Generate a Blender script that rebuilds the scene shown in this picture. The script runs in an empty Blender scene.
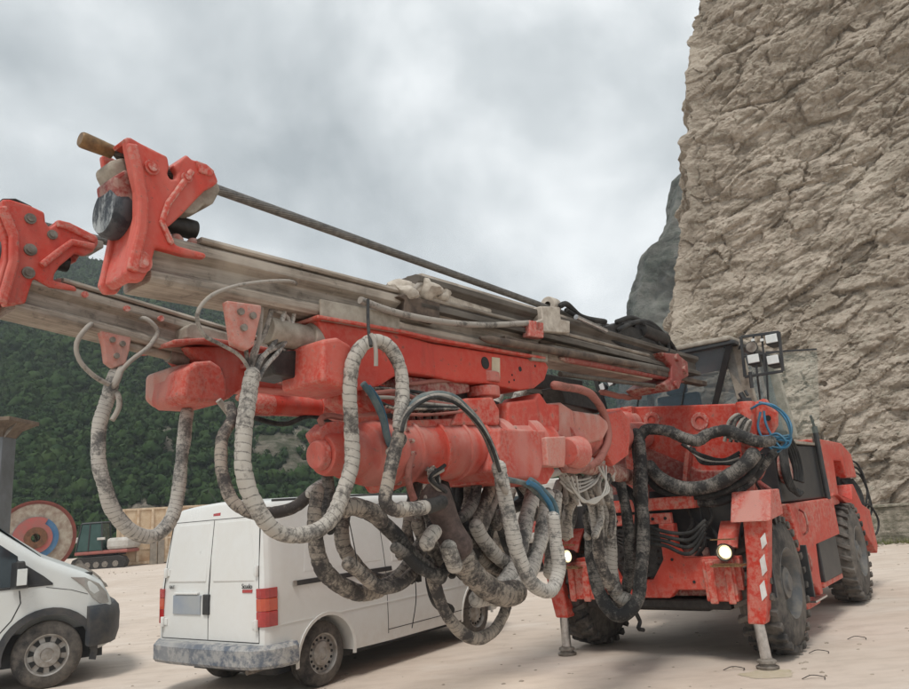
import bpy, bmesh, math, random
import numpy as np
from mathutils import Vector, Matrix, noise
random.seed(7)
R_=math.radians
# ------------------------------------------------------------------ camera
scn=bpy.context.scene
COL=scn.collection
F=713.;CX=454.5;CY=344.5;ROLL=.075;PITCH=R_(13.33);EYE=1.62
fwd=Vector((0,math.cos(PITCH),math.sin(PITCH)));_u=Vector((0,-math.sin(PITCH),math.cos(PITCH)));_r=Vector((1,0,0))
RT=_r*math.cos(ROLL)-_u*math.sin(ROLL); UP=_r*math.sin(ROLL)+_u*math.cos(ROLL); CO=Vector((0,0,EYE))
cam=bpy.data.cameras.new('camera'); co=bpy.data.objects.new('camera',cam); COL.objects.link(co)
cam.sensor_width=36; cam.lens=36*F/909; cam.clip_start=.05; cam.clip_end=3000
M=Matrix.Identity(4)
for i,v in enumerate((RT,UP,-fwd)):
    for j in range(3): M[j][i]=v[j]
M.translation=CO; co.matrix_world=M; scn.camera=co
# ------------------------------------------------------------------ light
w=bpy.data.worlds.new('World'); scn.world=w; w.use_nodes=True
nt=w.node_tree; nt.nodes.clear()
def nd(nt,t,**k):
    n=nt.nodes.new(t)
    for a,b in k.items():
        if a.startswith('i_'): n.inputs[int(a[2:])].default_value=b
        else: setattr(n,a,b)
    return n
SUN_EL,SUN_AZ=R_(62),R_(200)      # azimuth of the sun, clockwise from +Y
sky=nd(nt,'ShaderNodeTexSky',sky_type='NISHITA',sun_disc=False,sun_elevation=SUN_EL,sun_rotation=SUN_AZ)
bg1=nd(nt,'ShaderNodeBackground'); bg1.inputs[1].default_value=.08
nt.links.new(sky.outputs[0],bg1.inputs[0])
tc=nd(nt,'ShaderNodeTexCoord')
mp=nd(nt,'ShaderNodeMapping'); mp.inputs['Scale'].default_value=(1,1,1.1); mp.inputs['Location'].default_value=(.35,.1,.22)
nt.links.new(tc.outputs['Generated'],mp.inputs[0])
n1=nd(nt,'ShaderNodeTexNoise'); n1.inputs['Scale'].default_value=2.9; n1.inputs['Detail'].default_value=8; n1.inputs['Roughness'].default_value=.52; n1.inputs['Distortion'].default_value=.15
nt.links.new(mp.outputs[0],n1.inputs[0])
rp=nd(nt,'ShaderNodeValToRGB'); e=rp.color_ramp.elements
e[0].position=.34; e[0].color=(.355,.39,.405,1); e[1].position=.66; e[1].color=(.83,.855,.86,1)
m_=rp.color_ramp.elements.new(.5); m_.color=(.545,.58,.592,1)
nt.links.new(n1.outputs[0],rp.inputs[0])
bg2=nd(nt,'ShaderNodeBackground'); bg2.inputs[1].default_value=.90
nt.links.new(rp.outputs[0],bg2.inputs[0])
mx=nd(nt,'ShaderNodeMixShader'); mx.inputs[0].default_value=.93
nt.links.new(bg1.outputs[0],mx.inputs[1]); nt.links.new(bg2.outputs[0],mx.inputs[2])
wo=nd(nt,'ShaderNodeOutputWorld'); nt.links.new(mx.outputs[0],wo.inputs[0])
sl=bpy.data.lights.new('sun','SUN'); sl.energy=1.5; sl.angle=R_(16); sl.color=(1,.96,.9)
so=bpy.data.objects.new('sun',sl); COL.objects.link(so)
sd=Vector((math.sin(SUN_AZ)*math.cos(SUN_EL),math.cos(SUN_AZ)*math.cos(SUN_EL),math.sin(SUN_EL)))
so.rotation_euler=sd.to_track_quat('Z','Y').to_euler(); so.location=(0,0,60)
vs=scn.view_settings; vs.view_transform='Standard'; vs.look='None'; vs.exposure=.60; vs.gamma=1; vs.use_curve_mapping=False

# ------------------------------------------------------------------ picking points
def ray(px,py): return fwd+RT*((px-CX)/F)+UP*((CY-py)/F)
def P(px,py,Y): d=ray(px,py); return CO+d*(Y/d.y)
def G(px,py,z=0): d=ray(px,py); return CO+d*((z-EYE)/d.z)
AX=R_(52); U=Vector((math.cos(AX),math.sin(AX),0)); N=Vector((math.sin(AX),-math.cos(AX),0)); RO=Vector((2.28,8.46,0)); Z=Vector((0,0,1))
def W(x,n,z): return RO+U*x+N*n+Z*z          # rig frame: x to its rear, n to its side nearest the camera
def B(px,py,n):                               # on the upright lengthwise plane n
    d=ray(px,py); return CO+d*((n-(CO-RO).dot(N))/d.dot(N))
def C(px,py,x):                               # on the upright crosswise plane x
    d=ray(px,py); return CO+d*((x-(CO-RO).dot(U))/d.dot(U))
def loc(p): v=p-RO; return (v.dot(U),v.dot(N),p.z)

# ------------------------------------------------------------------ materials
def mat(name): 
    m=bpy.data.materials.new(name); m.use_nodes=True; nt=m.node_tree; b=nt.nodes['Principled BSDF']; return m,nt,b
def noise_n(nt,scale,detail=6,rough=.6,coord='Object',sc=(1,1,1),dist=0):
    tc=nd(nt,'ShaderNodeTexCoord'); mp=nd(nt,'ShaderNodeMapping'); mp.inputs['Scale'].default_value=sc
    nt.links.new(tc.outputs[coord],mp.inputs[0])
    n=nd(nt,'ShaderNodeTexNoise'); n.inputs['Scale'].default_value=scale; n.inputs['Detail'].default_value=detail; n.inputs['Roughness'].default_value=rough; n.inputs['Distortion'].default_value=dist
    nt.links.new(mp.outputs[0],n.inputs[0]); return n
def ramp(nt,src,stops):
    r=nd(nt,'ShaderNodeValToRGB'); e=r.color_ramp.elements
    while len(e)<len(stops): e.new(.5)
    for i,(p,c) in enumerate(stops):
        e[i].position=p; e[i].color=(c,c,c,1) if isinstance(c,(int,float)) else tuple(c)+(1,)
    nt.links.new(src,r.inputs[0]); return r.outputs[0]
def mixc(nt,f,a,b,mode='MIX'):
    m=nd(nt,'ShaderNodeMix',data_type='RGBA',blend_type=mode)
    for i,v in ((0,f),(6,a),(7,b)):
        if hasattr(v,'links'): nt.links.new(v,m.inputs[i])
        else: m.inputs[i].default_value=v if i==0 else tuple(v)+(1,)
    return m.outputs[2]
def mth(nt,op,a,b=None):
    m=nd(nt,'ShaderNodeMath',operation=op)
    for i,v in ((0,a),(1,b)):
        if v is None: continue
        if hasattr(v,'links'): nt.links.new(v,m.inputs[i])
        else: m.inputs[i].default_value=v
    return m.outputs[0]
def bump(nt,b,h,s=.3,d=.01):
    n=nd(nt,'ShaderNodeBump'); n.inputs['Strength'].default_value=s; n.inputs['Distance'].default_value=d
    nt.links.new(h,n.inputs['Height']); nt.links.new(n.outputs[0],b.inputs['Normal'])
def upness(nt):
    g=nd(nt,'ShaderNodeNewGeometry'); s=nd(nt,'ShaderNodeSeparateXYZ'); nt.links.new(g.outputs['Normal'],s.inputs[0])
    return s.outputs[2]
DUST=(.50,.43,.36)
def paint(name,base,alt,dust=.5,rough=.5,dustc=DUST,scale=3.,chips=True,spec=.4):
    m,nt,b=mat(name)
    n=noise_n(nt,scale,8,.62); n2=noise_n(nt,scale*7,6,.7); n3=noise_n(nt,scale*.9,4,.5,sc=(1,1,.4),dist=.4)
    c=mixc(nt,ramp(nt,n.outputs[0],[(.35,0),(.68,1)]),base,alt)
    if chips:
        c=mixc(nt,ramp(nt,n2.outputs[0],[(.61,0),(.66,.8)]),c,(.12,.035,.025))
    n5=noise_n(nt,scale*.9,7,.7,sc=(1.5,1.5,.35),dist=.6)
    c=mixc(nt,ramp(nt,n5.outputs[0],[(.56,0),(.70,.55)]),c,tuple(v*.42 for v in base))
    up=mth(nt,'MAXIMUM',upness(nt),0.)
    f=mth(nt,'MULTIPLY',ramp(nt,mth(nt,'ADD',mth(nt,'MULTIPLY',n3.outputs[0],.78),mth(nt,'MULTIPLY',n2.outputs[0],.22)),[(.40,0),(.60,1)]),mth(nt,'ADD',mth(nt,'MULTIPLY',up,.55),.5))
    f=mth(nt,'MULTIPLY',f,dust)
    gp=nd(nt,'ShaderNodeNewGeometry'); ew=mth(nt,'MULTIPLY',ramp(nt,gp.outputs['Pointiness'],[(.51,0),(.60,1)]),ramp(nt,n2.outputs[0],[(.40,.0),(.58,.8)]))
    f=mth(nt,'MAXIMUM',f,ew)
    c=mixc(nt,f,c,dustc)
    nt.links.new(c,b.inputs['Base Color'])
    nt.links.new(ramp(nt,n2.outputs[0],[(.3,rough-.08),(.7,min(1,rough+.25))]),b.inputs['Roughness'])
    b.inputs['Specular IOR Level'].default_value=spec
    bump(nt,b,n2.outputs[0],.14,.003); return m
m_red=paint('red_paint',(.47,.027,.014),(.53,.045,.022),.20,.5,(.56,.36,.29),2.5)
m_redpink=paint('dusty_red_paint',(.46,.045,.028),(.50,.09,.06),.72,.7,(.56,.38,.33),5)
m_pink=paint('pink_dusted_paint',(.50,.14,.10),(.52,.22,.18),.95,.75,(.52,.42,.37),7)
m_redhead=paint('worn_red_paint',(.50,.034,.018),(.54,.06,.035),.50,.5,(.56,.36,.30),6)
m_reddark=paint('dark_red_paint',(.20,.014,.010),(.27,.024,.018),.25)
def beam_mat(nm,kk):
    m,nt,b=mat(nm)
    n=noise_n(nt,4,8,.65,'UV',(0.5,8,1)); n2=noise_n(nt,16,7,.7); n3=noise_n(nt,2.2,4,.6)
    c=mixc(nt,ramp(nt,n.outputs[0],[(.35,0),(.66,1)]),(.12*kk,.098*kk,.078*kk),(.31*kk,.265*kk,.22*kk))
    c=mixc(nt,ramp(nt,n2.outputs[0],[(.55,0),(.75,.85)]),c,(.06,.048,.04))
    c=mixc(nt,ramp(nt,n3.outputs[0],[(.45,0),(.62,.75)]),c,(.37*kk,.325*kk,.275*kk))
    nt.links.new(c,b.inputs['Base Color']); b.inputs['Roughness'].default_value=.7; b.inputs['Metallic'].default_value=.15
    bump(nt,b,n2.outputs[0],.4,.006); return m
m_beam=beam_mat('muddy_aluminium',1.35)
m_beamd=beam_mat('greasy_brown_aluminium',.42)
def simple(name,c,c2=None,rough=.6,metal=0.,scale=8,bs=.2,coat=0.):
    m,nt,b=mat(name); n=noise_n(nt,scale,6,.65)
    c2=c2 or tuple(v*.6 for v in c)
    nt.links.new(mixc(nt,ramp(nt,n.outputs[0],[(.35,0),(.65,1)]),c,c2),b.inputs['Base Color'])
    b.inputs['Roughness'].default_value=rough; b.inputs['Metallic'].default_value=metal
    b.inputs['Coat Weight'].default_value=coat
    if bs: bump(nt,b,n.outputs[0],bs,.004)
    return m
m_rust=simple('dusty_steel',(.30,.27,.235),(.13,.105,.085),.75,.2,14)
m_dark=simple('dark_greasy_steel',(.045,.04,.036),(.018,.016,.015),.5,.3,20,.6)
m_darkbrown=simple('brown_steel',(.16,.115,.085),(.05,.035,.028),.65,.2,9,.4)
m_black=simple('black_plastic',(.022,.024,.028),(.045,.044,.042),.45,0,6)
m_chrome=simple('chromed_rod',(.62,.62,.62),(.42,.41,.40),.25,.9,20,.05)
m_rod=None
m_brass=simple('brass_coupling',(.30,.18,.08),(.14,.085,.045),.45,.5,24,.4)
m_tarp=simple('pale_dusty_cover',(.40,.36,.30),(.23,.195,.155),.8,0,10,.5)
m_cream=simple('cream_label',(.6,.52,.38),(.5,.42,.3),.6)
m_white=simple('white_sticker',(.75,.74,.72),(.55,.52,.5),.6)
m_bluepl=simple('blue_cable_sheath',(.02,.14,.27),(.05,.13,.18),.45,0,12,.1)
m_tealh=simple('teal_hose_rubber',(.045,.085,.10),(.20,.21,.19),.6,0,14,.4)
m_brownsl=simple('brown_sleeve_cloth',(.12,.085,.075),(.055,.04,.036),.9,0,22,.6)
def rodmat():
    m,nt,b=mat('muddy_drill_rod')
    n=noise_n(nt,22,6,.7)
    tc=nd(nt,'ShaderNodeTexCoord'); wv=nd(nt,'ShaderNodeTexWave',wave_type='BANDS',bands_direction='DIAGONAL'); wv.inputs['Scale'].default_value=9; wv.inputs['Distortion'].default_value=1.2
    nt.links.new(tc.outputs['UV'],wv.inputs[0])
    f=mth(nt,'MULTIPLY',ramp(nt,n.outputs[0],[(.3,.25),(.62,1)]),ramp(nt,wv.outputs[1],[(.3,.4),(.7,1)]))
    nt.links.new(mixc(nt,f,(.05,.048,.045),(.26,.245,.225)),b.inputs['Base Color'])
    b.inputs['Roughness'].default_value=.5; b.inputs['Metallic'].default_value=.5; bump(nt,b,n.outputs[0],.4,.004); return m
m_rod=rodmat()
def hosemat(name,light,dark,amount,spiral=True,pitch=30.,cover=.45):
    # spiral wrapped hose caked in dust: UV = (turn, metres)
    m,nt,b=mat(name); tc=nd(nt,'ShaderNodeTexCoord'); sp=nd(nt,'ShaderNodeSeparateXYZ'); nt.links.new(tc.outputs['UV'],sp.inputs[0])
    n=noise_n(nt,40,8,.78); n2=noise_n(nt,7,3,.5)
    blot=ramp(nt,mth(nt,'ADD',mth(nt,'MULTIPLY',n.outputs[0],.48),mth(nt,'MULTIPLY',n2.outputs[0],.52)),[(cover-.04,1.),(cover+.02,.6),(cover+.07,0)])
    c=mixc(nt,blot,light,dark)
    if spiral:
        ph=mth(nt,'FRACT',mth(nt,'ADD',mth(nt,'MULTIPLY',sp.outputs[1],pitch),mth(nt,'ADD',sp.outputs[0],mth(nt,'MULTIPLY',n2.outputs[0],1.2))))
        ln=mth(nt,'MULTIPLY',mth(nt,'LESS_THAN',ph,.15),ramp(nt,n.outputs[0],[(.38,1.),(.6,.25)]))
        c=mixc(nt,mth(nt,'MULTIPLY',ln,amount),c,dark)
    nt.links.new(c,b.inputs['Base Color']); b.inputs['Roughness'].default_value=.85
    bump(nt,b,n.outputs[0],.55,.006); return m
h_light=hosemat('dust_caked_spiral_hose',(.43,.40,.355),(.085,.078,.072),.9,True,24,.44)
h_pale=hosemat('pale_spiral_hose',(.46,.435,.395),(.10,.098,.095),.9,True,34,.43)
h_dirty=hosemat('muddy_spiral_hose',(.31,.27,.225),(.045,.04,.038),.95,True,26,.475)
h_dark=hosemat('dark_spiral_hose',(.17,.157,.14),(.02,.02,.02),.95,True,24,.50)
h_black=hosemat('black_hose_rubber',(.045,.043,.04),(.014,.014,.014),.6,False,30,.5)
h_thin=hosemat('dusty_thin_hose',(.33,.30,.265),(.10,.09,.08),.5,False,30,.42)
h_white=hosemat('white_thin_hose',(.46,.44,.40),(.2,.19,.18),.5,False,30,.36)
h_pink=hosemat('pink_dusty_hose',(.33,.13,.105),(.20,.08,.06),.5,False,30,.42)
def glass(name,c=(.02,.03,.035),rough=.06,trans=0.,alpha=1.):
    m,nt,b=mat(name); n=noise_n(nt,2.,5,.6)
    nt.links.new(mixc(nt,ramp(nt,n.outputs[0],[(.4,0),(.7,.35)]),c,tuple(min(1,v*1.5+.03) for v in c)),b.inputs['Base Color'])
    b.inputs['Roughness'].default_value=rough; b.inputs['Transmission Weight'].default_value=trans; b.inputs['IOR'].default_value=1.45
    b.inputs['Specular IOR Level'].default_value=.7; b.inputs['Alpha'].default_value=alpha
    return m
g_dark=glass('dark_window_glass')
g_clear=glass('dusty_clear_glass',(.45,.58,.52),.12,.0,.07)
g_cab=glass('cab_window_glass',(.17,.25,.29),.04,0.,.27)
def emit(name,c,s):
    m,nt,b=mat(name); b.inputs['Base Color'].default_value=(.9,.9,.85,1); b.inputs['Emission Color'].default_value=tuple(c)+(1,); b.inputs['Emission Strength'].default_value=s; return m
m_lit=emit('lit_headlight',(1,.74,.36),.75)
m_bulb=emit('headlight_bulb',(1,.93,.75),22)
m_lens=simple('unlit_lamp_lens',(.72,.74,.72),(.6,.62,.6),.25,0,10,.1,.5)
def rubber():
    m,nt,b=mat('dusty_tyre_rubber'); n=noise_n(nt,9,7,.7); n2=noise_n(nt,2,4,.6)
    f=ramp(nt,mth(nt,'ADD',mth(nt,'MULTIPLY',n.outputs[0],.5),mth(nt,'MULTIPLY',n2.outputs[0],.5)),[(.40,0),(.66,1)])
    nt.links.new(mixc(nt,f,(.028,.027,.027),(.19,.165,.14)),b.inputs['Base Color']); b.inputs['Roughness'].default_value=.85; bump(nt,b,n.outputs[0],.3,.004); return m
m_tyre=rubber()
def vanpaint(name,c=(.72,.74,.73),lowdust=.6):
    m,nt,b=mat(name); n=noise_n(nt,2.2,7,.6); n2=noise_n(nt,14,5,.6)
    g=nd(nt,'ShaderNodeNewGeometry'); s=nd(nt,'ShaderNodeSeparateXYZ'); nt.links.new(g.outputs['Position'],s.inputs[0])
    low=ramp(nt,mth(nt,'ADD',s.outputs[2],mth(nt,'MULTIPLY',n.outputs[0],.7)),[(.55,1.),(1.,.30),])
    f=mth(nt,'MULTIPLY',low,ramp(nt,n2.outputs[0],[(.25,.5),(.7,1)])); f=mth(nt,'MULTIPLY',f,lowdust)
    c1=mixc(nt,ramp(nt,n.outputs[0],[(.4,0),(.7,.25)]),c,(.62,.60,.54))
    nt.links.new(mixc(nt,f,c1,(.47,.40,.33)),b.inputs['Base Color'])
    nt.links.new(ramp(nt,n.outputs[0],[(.3,.25),(.7,.5)]),b.inputs['Roughness']); b.inputs['Coat Weight'].default_value=.35; b.inputs['Coat Roughness'].default_value=.15
    return m
m_van=vanpaint('white_van_paint'); m_van2=vanpaint('grey_white_van_paint',(.66,.69,.68),.4)
m_bump=paint('scuffed_blue_grey_bumper',(.075,.095,.13),(.12,.14,.17),.62,.6,(.50,.48,.44),1.6,False)
m_clad=simple('dark_plastic_cladding',(.035,.042,.052),(.09,.085,.08),.6,0,5)
m_seam=simple('dark_gap',(.02,.02,.02),(.03,.03,.03),.9)
m_tail=simple('red_lamp_lens',(.42,.02,.02),(.30,.012,.012),.15,0,10,.05,1)
m_amber=simple('amber_lamp_lens',(.62,.20,.03),(.5,.15,.02),.15,0,10,.05,1)
m_clrl=simple('clear_lamp_lens',(.62,.50,.42),(.5,.4,.35),.15,0,10,.05,1)
m_hub=simple('silver_wheel_steel',(.42,.41,.39),(.24,.21,.18),.5,.4,8,.1)
m_rimr=simple('grey_rig_rim',(.10,.105,.11),(.20,.18,.155),.6,.2,6,.2)

# ------------------------------------------------------------------ mesh builder
class MB:
    def __init__(s): s.v=[]; s.f=[]; s.uv={}; s.sm=[]
    def add(s,vs,fs,smooth=False,uvs=None):
        o=len(s.v); s.v+= [Vector(v) for v in vs]
        for k,f in enumerate(fs):
            s.f.append([i+o for i in f]); s.sm.append(smooth)
            if uvs: s.uv[len(s.f)-1]=uvs[k]
        return s
    def hexa(s,p):   # p: 4 bottom ccw + 4 top
        c=sum((Vector(q) for q in p),Vector())/8
        fs=[(0,3,2,1),(4,5,6,7),(0,1,5,4),(1,2,6,5),(2,3,7,6),(3,0,4,7)]
        return s.add(p,fs)
    def box(s,c,a,b,d):   # half vectors
        c,a,b,d=map(Vector,(c,a,b,d)); return s.hexa([c-a-b-d,c+a-b-d,c+a+b-d,c-a+b-d,c-a-b+d,c+a-b+d,c+a+b+d,c-a+b+d])
    def rbox(s,x0,x1,n0,n1,z0,z1,fr=None):
        fr=fr or W
        return s.hexa([fr(x0,n0,z0),fr(x1,n0,z0),fr(x1,n1,z0),fr(x0,n1,z0),fr(x0,n0,z1),fr(x1,n0,z1),fr(x1,n1,z1),fr(x0,n1,z1)])
    def beam(s,p,q,wd,h,up=Z,side=None):
        p,q=Vector(p),Vector(q); d=(q-p).normalized(); sd=d.cross(up).normalized(); u2=sd.cross(d).normalized()
        c=(p+q)/2; L=(q-p).length/2
        o=len(s.v); s.box(c,d*L,sd*wd/2,u2*h/2)
        cs=[(-L,-1,-1),(L,-1,-1),(L,1,-1),(-L,1,-1),(-L,-1,1),(L,-1,1),(L,1,1),(-L,1,1)]
        for k in range(6):
            f=s.f[len(s.f)-6+k]; s.uv[len(s.f)-6+k]=[(cs[i-o][0],(cs[i-o][1]*wd+cs[i-o][2]*h)/2) for i in f]
        return s
    def prism(s,pts,t):   # planar outline, thickness vector
        pts=[Vector(p) for p in pts]; n=len(pts); t=Vector(t)
        s.add(pts+[p+t for p in pts],[tuple(range(n)),tuple(range(2*n-1,n-1,-1))]+[(i,n+i,n+(i+1)%n,(i+1)%n) for i in range(n)]); return s
    def cyl(s,p,q,r,r2=None,n=24,cap=True,smooth=True):
        return s.lathe(p,q,[(0,0),(0,r),(1,r2 if r2 is not None else r),(1,0)] if cap else [(0,r),(1,r2 or r)],n,frac=True)
    def lathe(s,p,q,prof,n=32,frac=False,close=False):  # prof: (distance along axis, radius)
        p,q=Vector(p),Vector(q); d=q-p; L=d.length; d=d/L; a=d.orthogonal().normalized(); b=d.cross(a)
        vs=[];fs=[];uv=[]
        for (t,r) in prof:
            tt=t*L if frac else t
            for k in range(n):
                th=2*math.pi*k/n; vs.append(p+d*tt+(a*math.cos(th)+b*math.sin(th))*max(r,1e-5))
        for i in range(len(prof)-(0 if close else 1)):
            j=(i+1)%len(prof)
            for k in range(n):
                k2=(k+1)%n; fs.append((i*n+k,i*n+k2,j*n+k2,j*n+k))
                uv.append([(k/n,i*.1),((k+1)/n,i*.1),((k+1)/n,i*.1+.1),(k/n,i*.1+.1)])
        s.add(vs,fs,'auto',uv); return s
    def tube(s,pts,r,n=12,rib=0,ribp=.04,step=.02,r1=None,jit=0,flat=False):
        pts=smooth_path(pts,step); m=len(pts); vs=[];fs=[];uv=[]
        if r>.012 and jit: pts=[p+Vector((noise.noise(p*5),noise.noise(p*5+Vector((7,7,7))),noise.noise(p*5+Vector((3,9,1)))))*.012 for p in pts]
        T=[(pts[min(i+1,m-1)]-pts[max(i-1,0)]).normalized() for i in range(m)]
        a=T[0].orthogonal().normalized(); L=0
        for i in range(m):
            if i: L+=(pts[i]-pts[i-1]).length
            a=(a-T[i]*a.dot(T[i])).normalized(); b=T[i].cross(a)
            rr=r+(0 if r1 is None else (r1-r)*i/(m-1))
            ee=min(i,m-1-i)*step/max(r,1e-4)
            if r>.022 and ee<.9: rr*=math.sqrt(max(.12,1-(1-ee/.9)**2))
            if jit: rr*=1+jit*noise.noise(pts[i]*6)
            for k in range(n):
                th=2*math.pi*k/n
                r2=rr
                if rib:
                    ph=(L/ribp+k/n)%1; r2=rr*(1-rib*(1 if ph<.22 else 0))
                vs.append(pts[i]+(a*math.cos(th)+b*math.sin(th))*r2)
            if i:
                for k in range(n):
                    k2=(k+1)%n; fs.append(((i-1)*n+k,(i-1)*n+k2,i*n+k2,i*n+k)); l0=L-(pts[i]-pts[i-1]).length
                    uv.append([(k/n,l0),((k+1)/n,l0),((k+1)/n,L),(k/n,L)])
        fs.append(tuple(range(n-1,-1,-1))); uv.append([(0,0)]*n)
        fs.append(tuple(range((m-1)*n,m*n))); uv.append([(0,0)]*n)
        s.add(vs,fs,True,uv); return s
    def build(s,name,m,parent=None,bevel=0,seg=2,root=None):
        me=bpy.data.meshes.new(name); 
        r=parent
        top=r
        while top is not None and top.parent: top=top.parent
        inv=top.matrix_basis.inverted() if top is not None else None
        me.from_pydata([inv@v for v in s.v] if inv else s.v,[],s.f)
        if s.uv:
            ul=me.uv_layers.new(name='UVMap')
            for i,p in enumerate(me.polygons):
                if i in s.uv:
                    for k,li in enumerate(p.loop_indices): ul.data[li].uv=s.uv[i][k]
        bm=bmesh.new(); bm.from_mesh(me); bmesh.ops.remove_doubles(bm,verts=bm.verts,dist=2e-5)
        bmesh.ops.recalc_face_normals(bm,faces=bm.faces); bm.to_mesh(me); bm.free()
        anys=any(s.sm)
        if anys:
            for p in me.polygons: p.use_smooth=True
            me.set_sharp_from_angle(angle=R_(38))
        if m: me.materials.append(m)
        o=bpy.data.objects.new(name,me); COL.objects.link(o)
        if parent is not None: o.parent=parent
        if bevel:
            b=o.modifiers.new('bevel','BEVEL'); b.width=bevel; b.segments=seg; b.limit_method='ANGLE'; b.angle_limit=R_(35); b.harden_normals=False
        return o
def smooth_path(pts,step):
    pts=[Vector(p) for p in pts]
    if len(pts)==2:
        L=(pts[1]-pts[0]).length; k=max(1,int(L/step)); return [pts[0].lerp(pts[1],i/k) for i in range(k+1)]
    P_=[pts[0]*2-pts[1]]+pts+[pts[-1]*2-pts[-2]]; out=[]
    for i in range(1,len(P_)-2):
        a,b,c,d=P_[i-1:i+3]; t0=0;t1=t0+max(1e-4,(b-a).length)**.5;t2=t1+max(1e-4,(c-b).length)**.5;t3=t2+max(1e-4,(d-c).length)**.5
        k=max(1,int((c-b).length/step*1.05))
        for j in range(k):
            t=t1+(t2-t1)*j/k
            A1=a*((t1-t)/(t1-t0))+b*((t-t0)/(t1-t0)); A2=b*((t2-t)/(t2-t1))+c*((t-t1)/(t2-t1)); A3=c*((t3-t)/(t3-t2))+d*((t-t2)/(t3-t2))
            B1=A1*((t2-t)/(t2-t0))+A2*((t-t0)/(t2-t0)); B2=A2*((t3-t)/(t3-t1))+A3*((t-t1)/(t3-t1))
            out.append(B1*((t2-t)/(t2-t1))+B2*((t-t1)/(t2-t1)))
    out.append(pts[-1]); return out
def root(name,label,cat,at,group=None,rz=0):
    o=bpy.data.objects.new(name,None); COL.objects.link(o); o.location=at; o.rotation_euler=(0,0,rz); o.empty_display_size=.2
    o.matrix_basis=Matrix.Translation(at)@Matrix.Rotation(rz,4,'Z')
    o['label']=label; o['category']=cat
    if group: o['group']=group
    return o
def tag(o,label,cat,group=None): 
    o['label']=label; o['category']=cat
    if group: o['group']=group
    return o
def structure(o): o['kind']='structure'; return o

# ================================================================== SETTING
def grid_mesh(name,nu,nv,fn,m,smooth=True):
    vs=[fn(i/(nu-1),j/(nv-1)) for j in range(nv) for i in range(nu)]
    fs=[(j*nu+i,j*nu+i+1,(j+1)*nu+i+1,(j+1)*nu+i) for j in range(nv-1) for i in range(nu-1)]
    me=bpy.data.meshes.new(name); me.from_pydata(vs,[],fs)
    if smooth:
        for p in me.polygons: p.use_smooth=True
    me.materials.append(m); o=bpy.data.objects.new(name,me); COL.objects.link(o); return o
def ground_mat():
    m,nt,b=mat('pale_quarry_dirt')
    n=noise_n(nt,.35,8,.6); n2=noise_n(nt,2.2,8,.65,sc=(1,2.2,1)); n3=noise_n(nt,30,6,.7); n4=noise_n(nt,.9,5,.55,sc=(.5,1.6,1),dist=.8)
    c=mixc(nt,ramp(nt,n.outputs[0],[(.35,0),(.65,1)]),(.55,.455,.375),(.62,.53,.455))
    c=mixc(nt,ramp(nt,n2.outputs[0],[(.45,0),(.66,.6)]),c,(.45,.37,.305))
    c=mixc(nt,ramp(nt,n4.outputs[0],[(.52,0),(.70,.55)]),c,(.66,.595,.53))
    c=mixc(nt,ramp(nt,n3.outputs[0],[(.62,0),(.74,.6)]),c,(.30,.24,.19))
    nt.links.new(c,b.inputs['Base Color']); b.inputs['Roughness'].default_value=.9
    h=mth(nt,'ADD',mth(nt,'MULTIPLY',n2.outputs[0],.8),mth(nt,'MULTIPLY',n3.outputs[0],.35)); bump(nt,b,h,.4,.02); return m
def gfn(u,v):
    x=-90+180*u; y=-8+128*v
    fade=min(1,max(0,(abs(x-1)+abs(y-8)-16)/20)) 
    z=.012*noise.noise(Vector((x*.8,y*.8,0)))*0+ fade*.22*noise.noise(Vector((x*.12,y*.12,3)))-.0
    return (x,y,z)
g=grid_mesh('ground',240,170,gfn,ground_mat()); structure(g)
gf=MB(); gf.add([(-410,-130,-.35),(410,-130,-.35),(410,372,-.35),(-410,372,-.35)],[(0,1,2,3)])
structure(gf.build('ground_plain',g.data.materials[0]))

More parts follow.
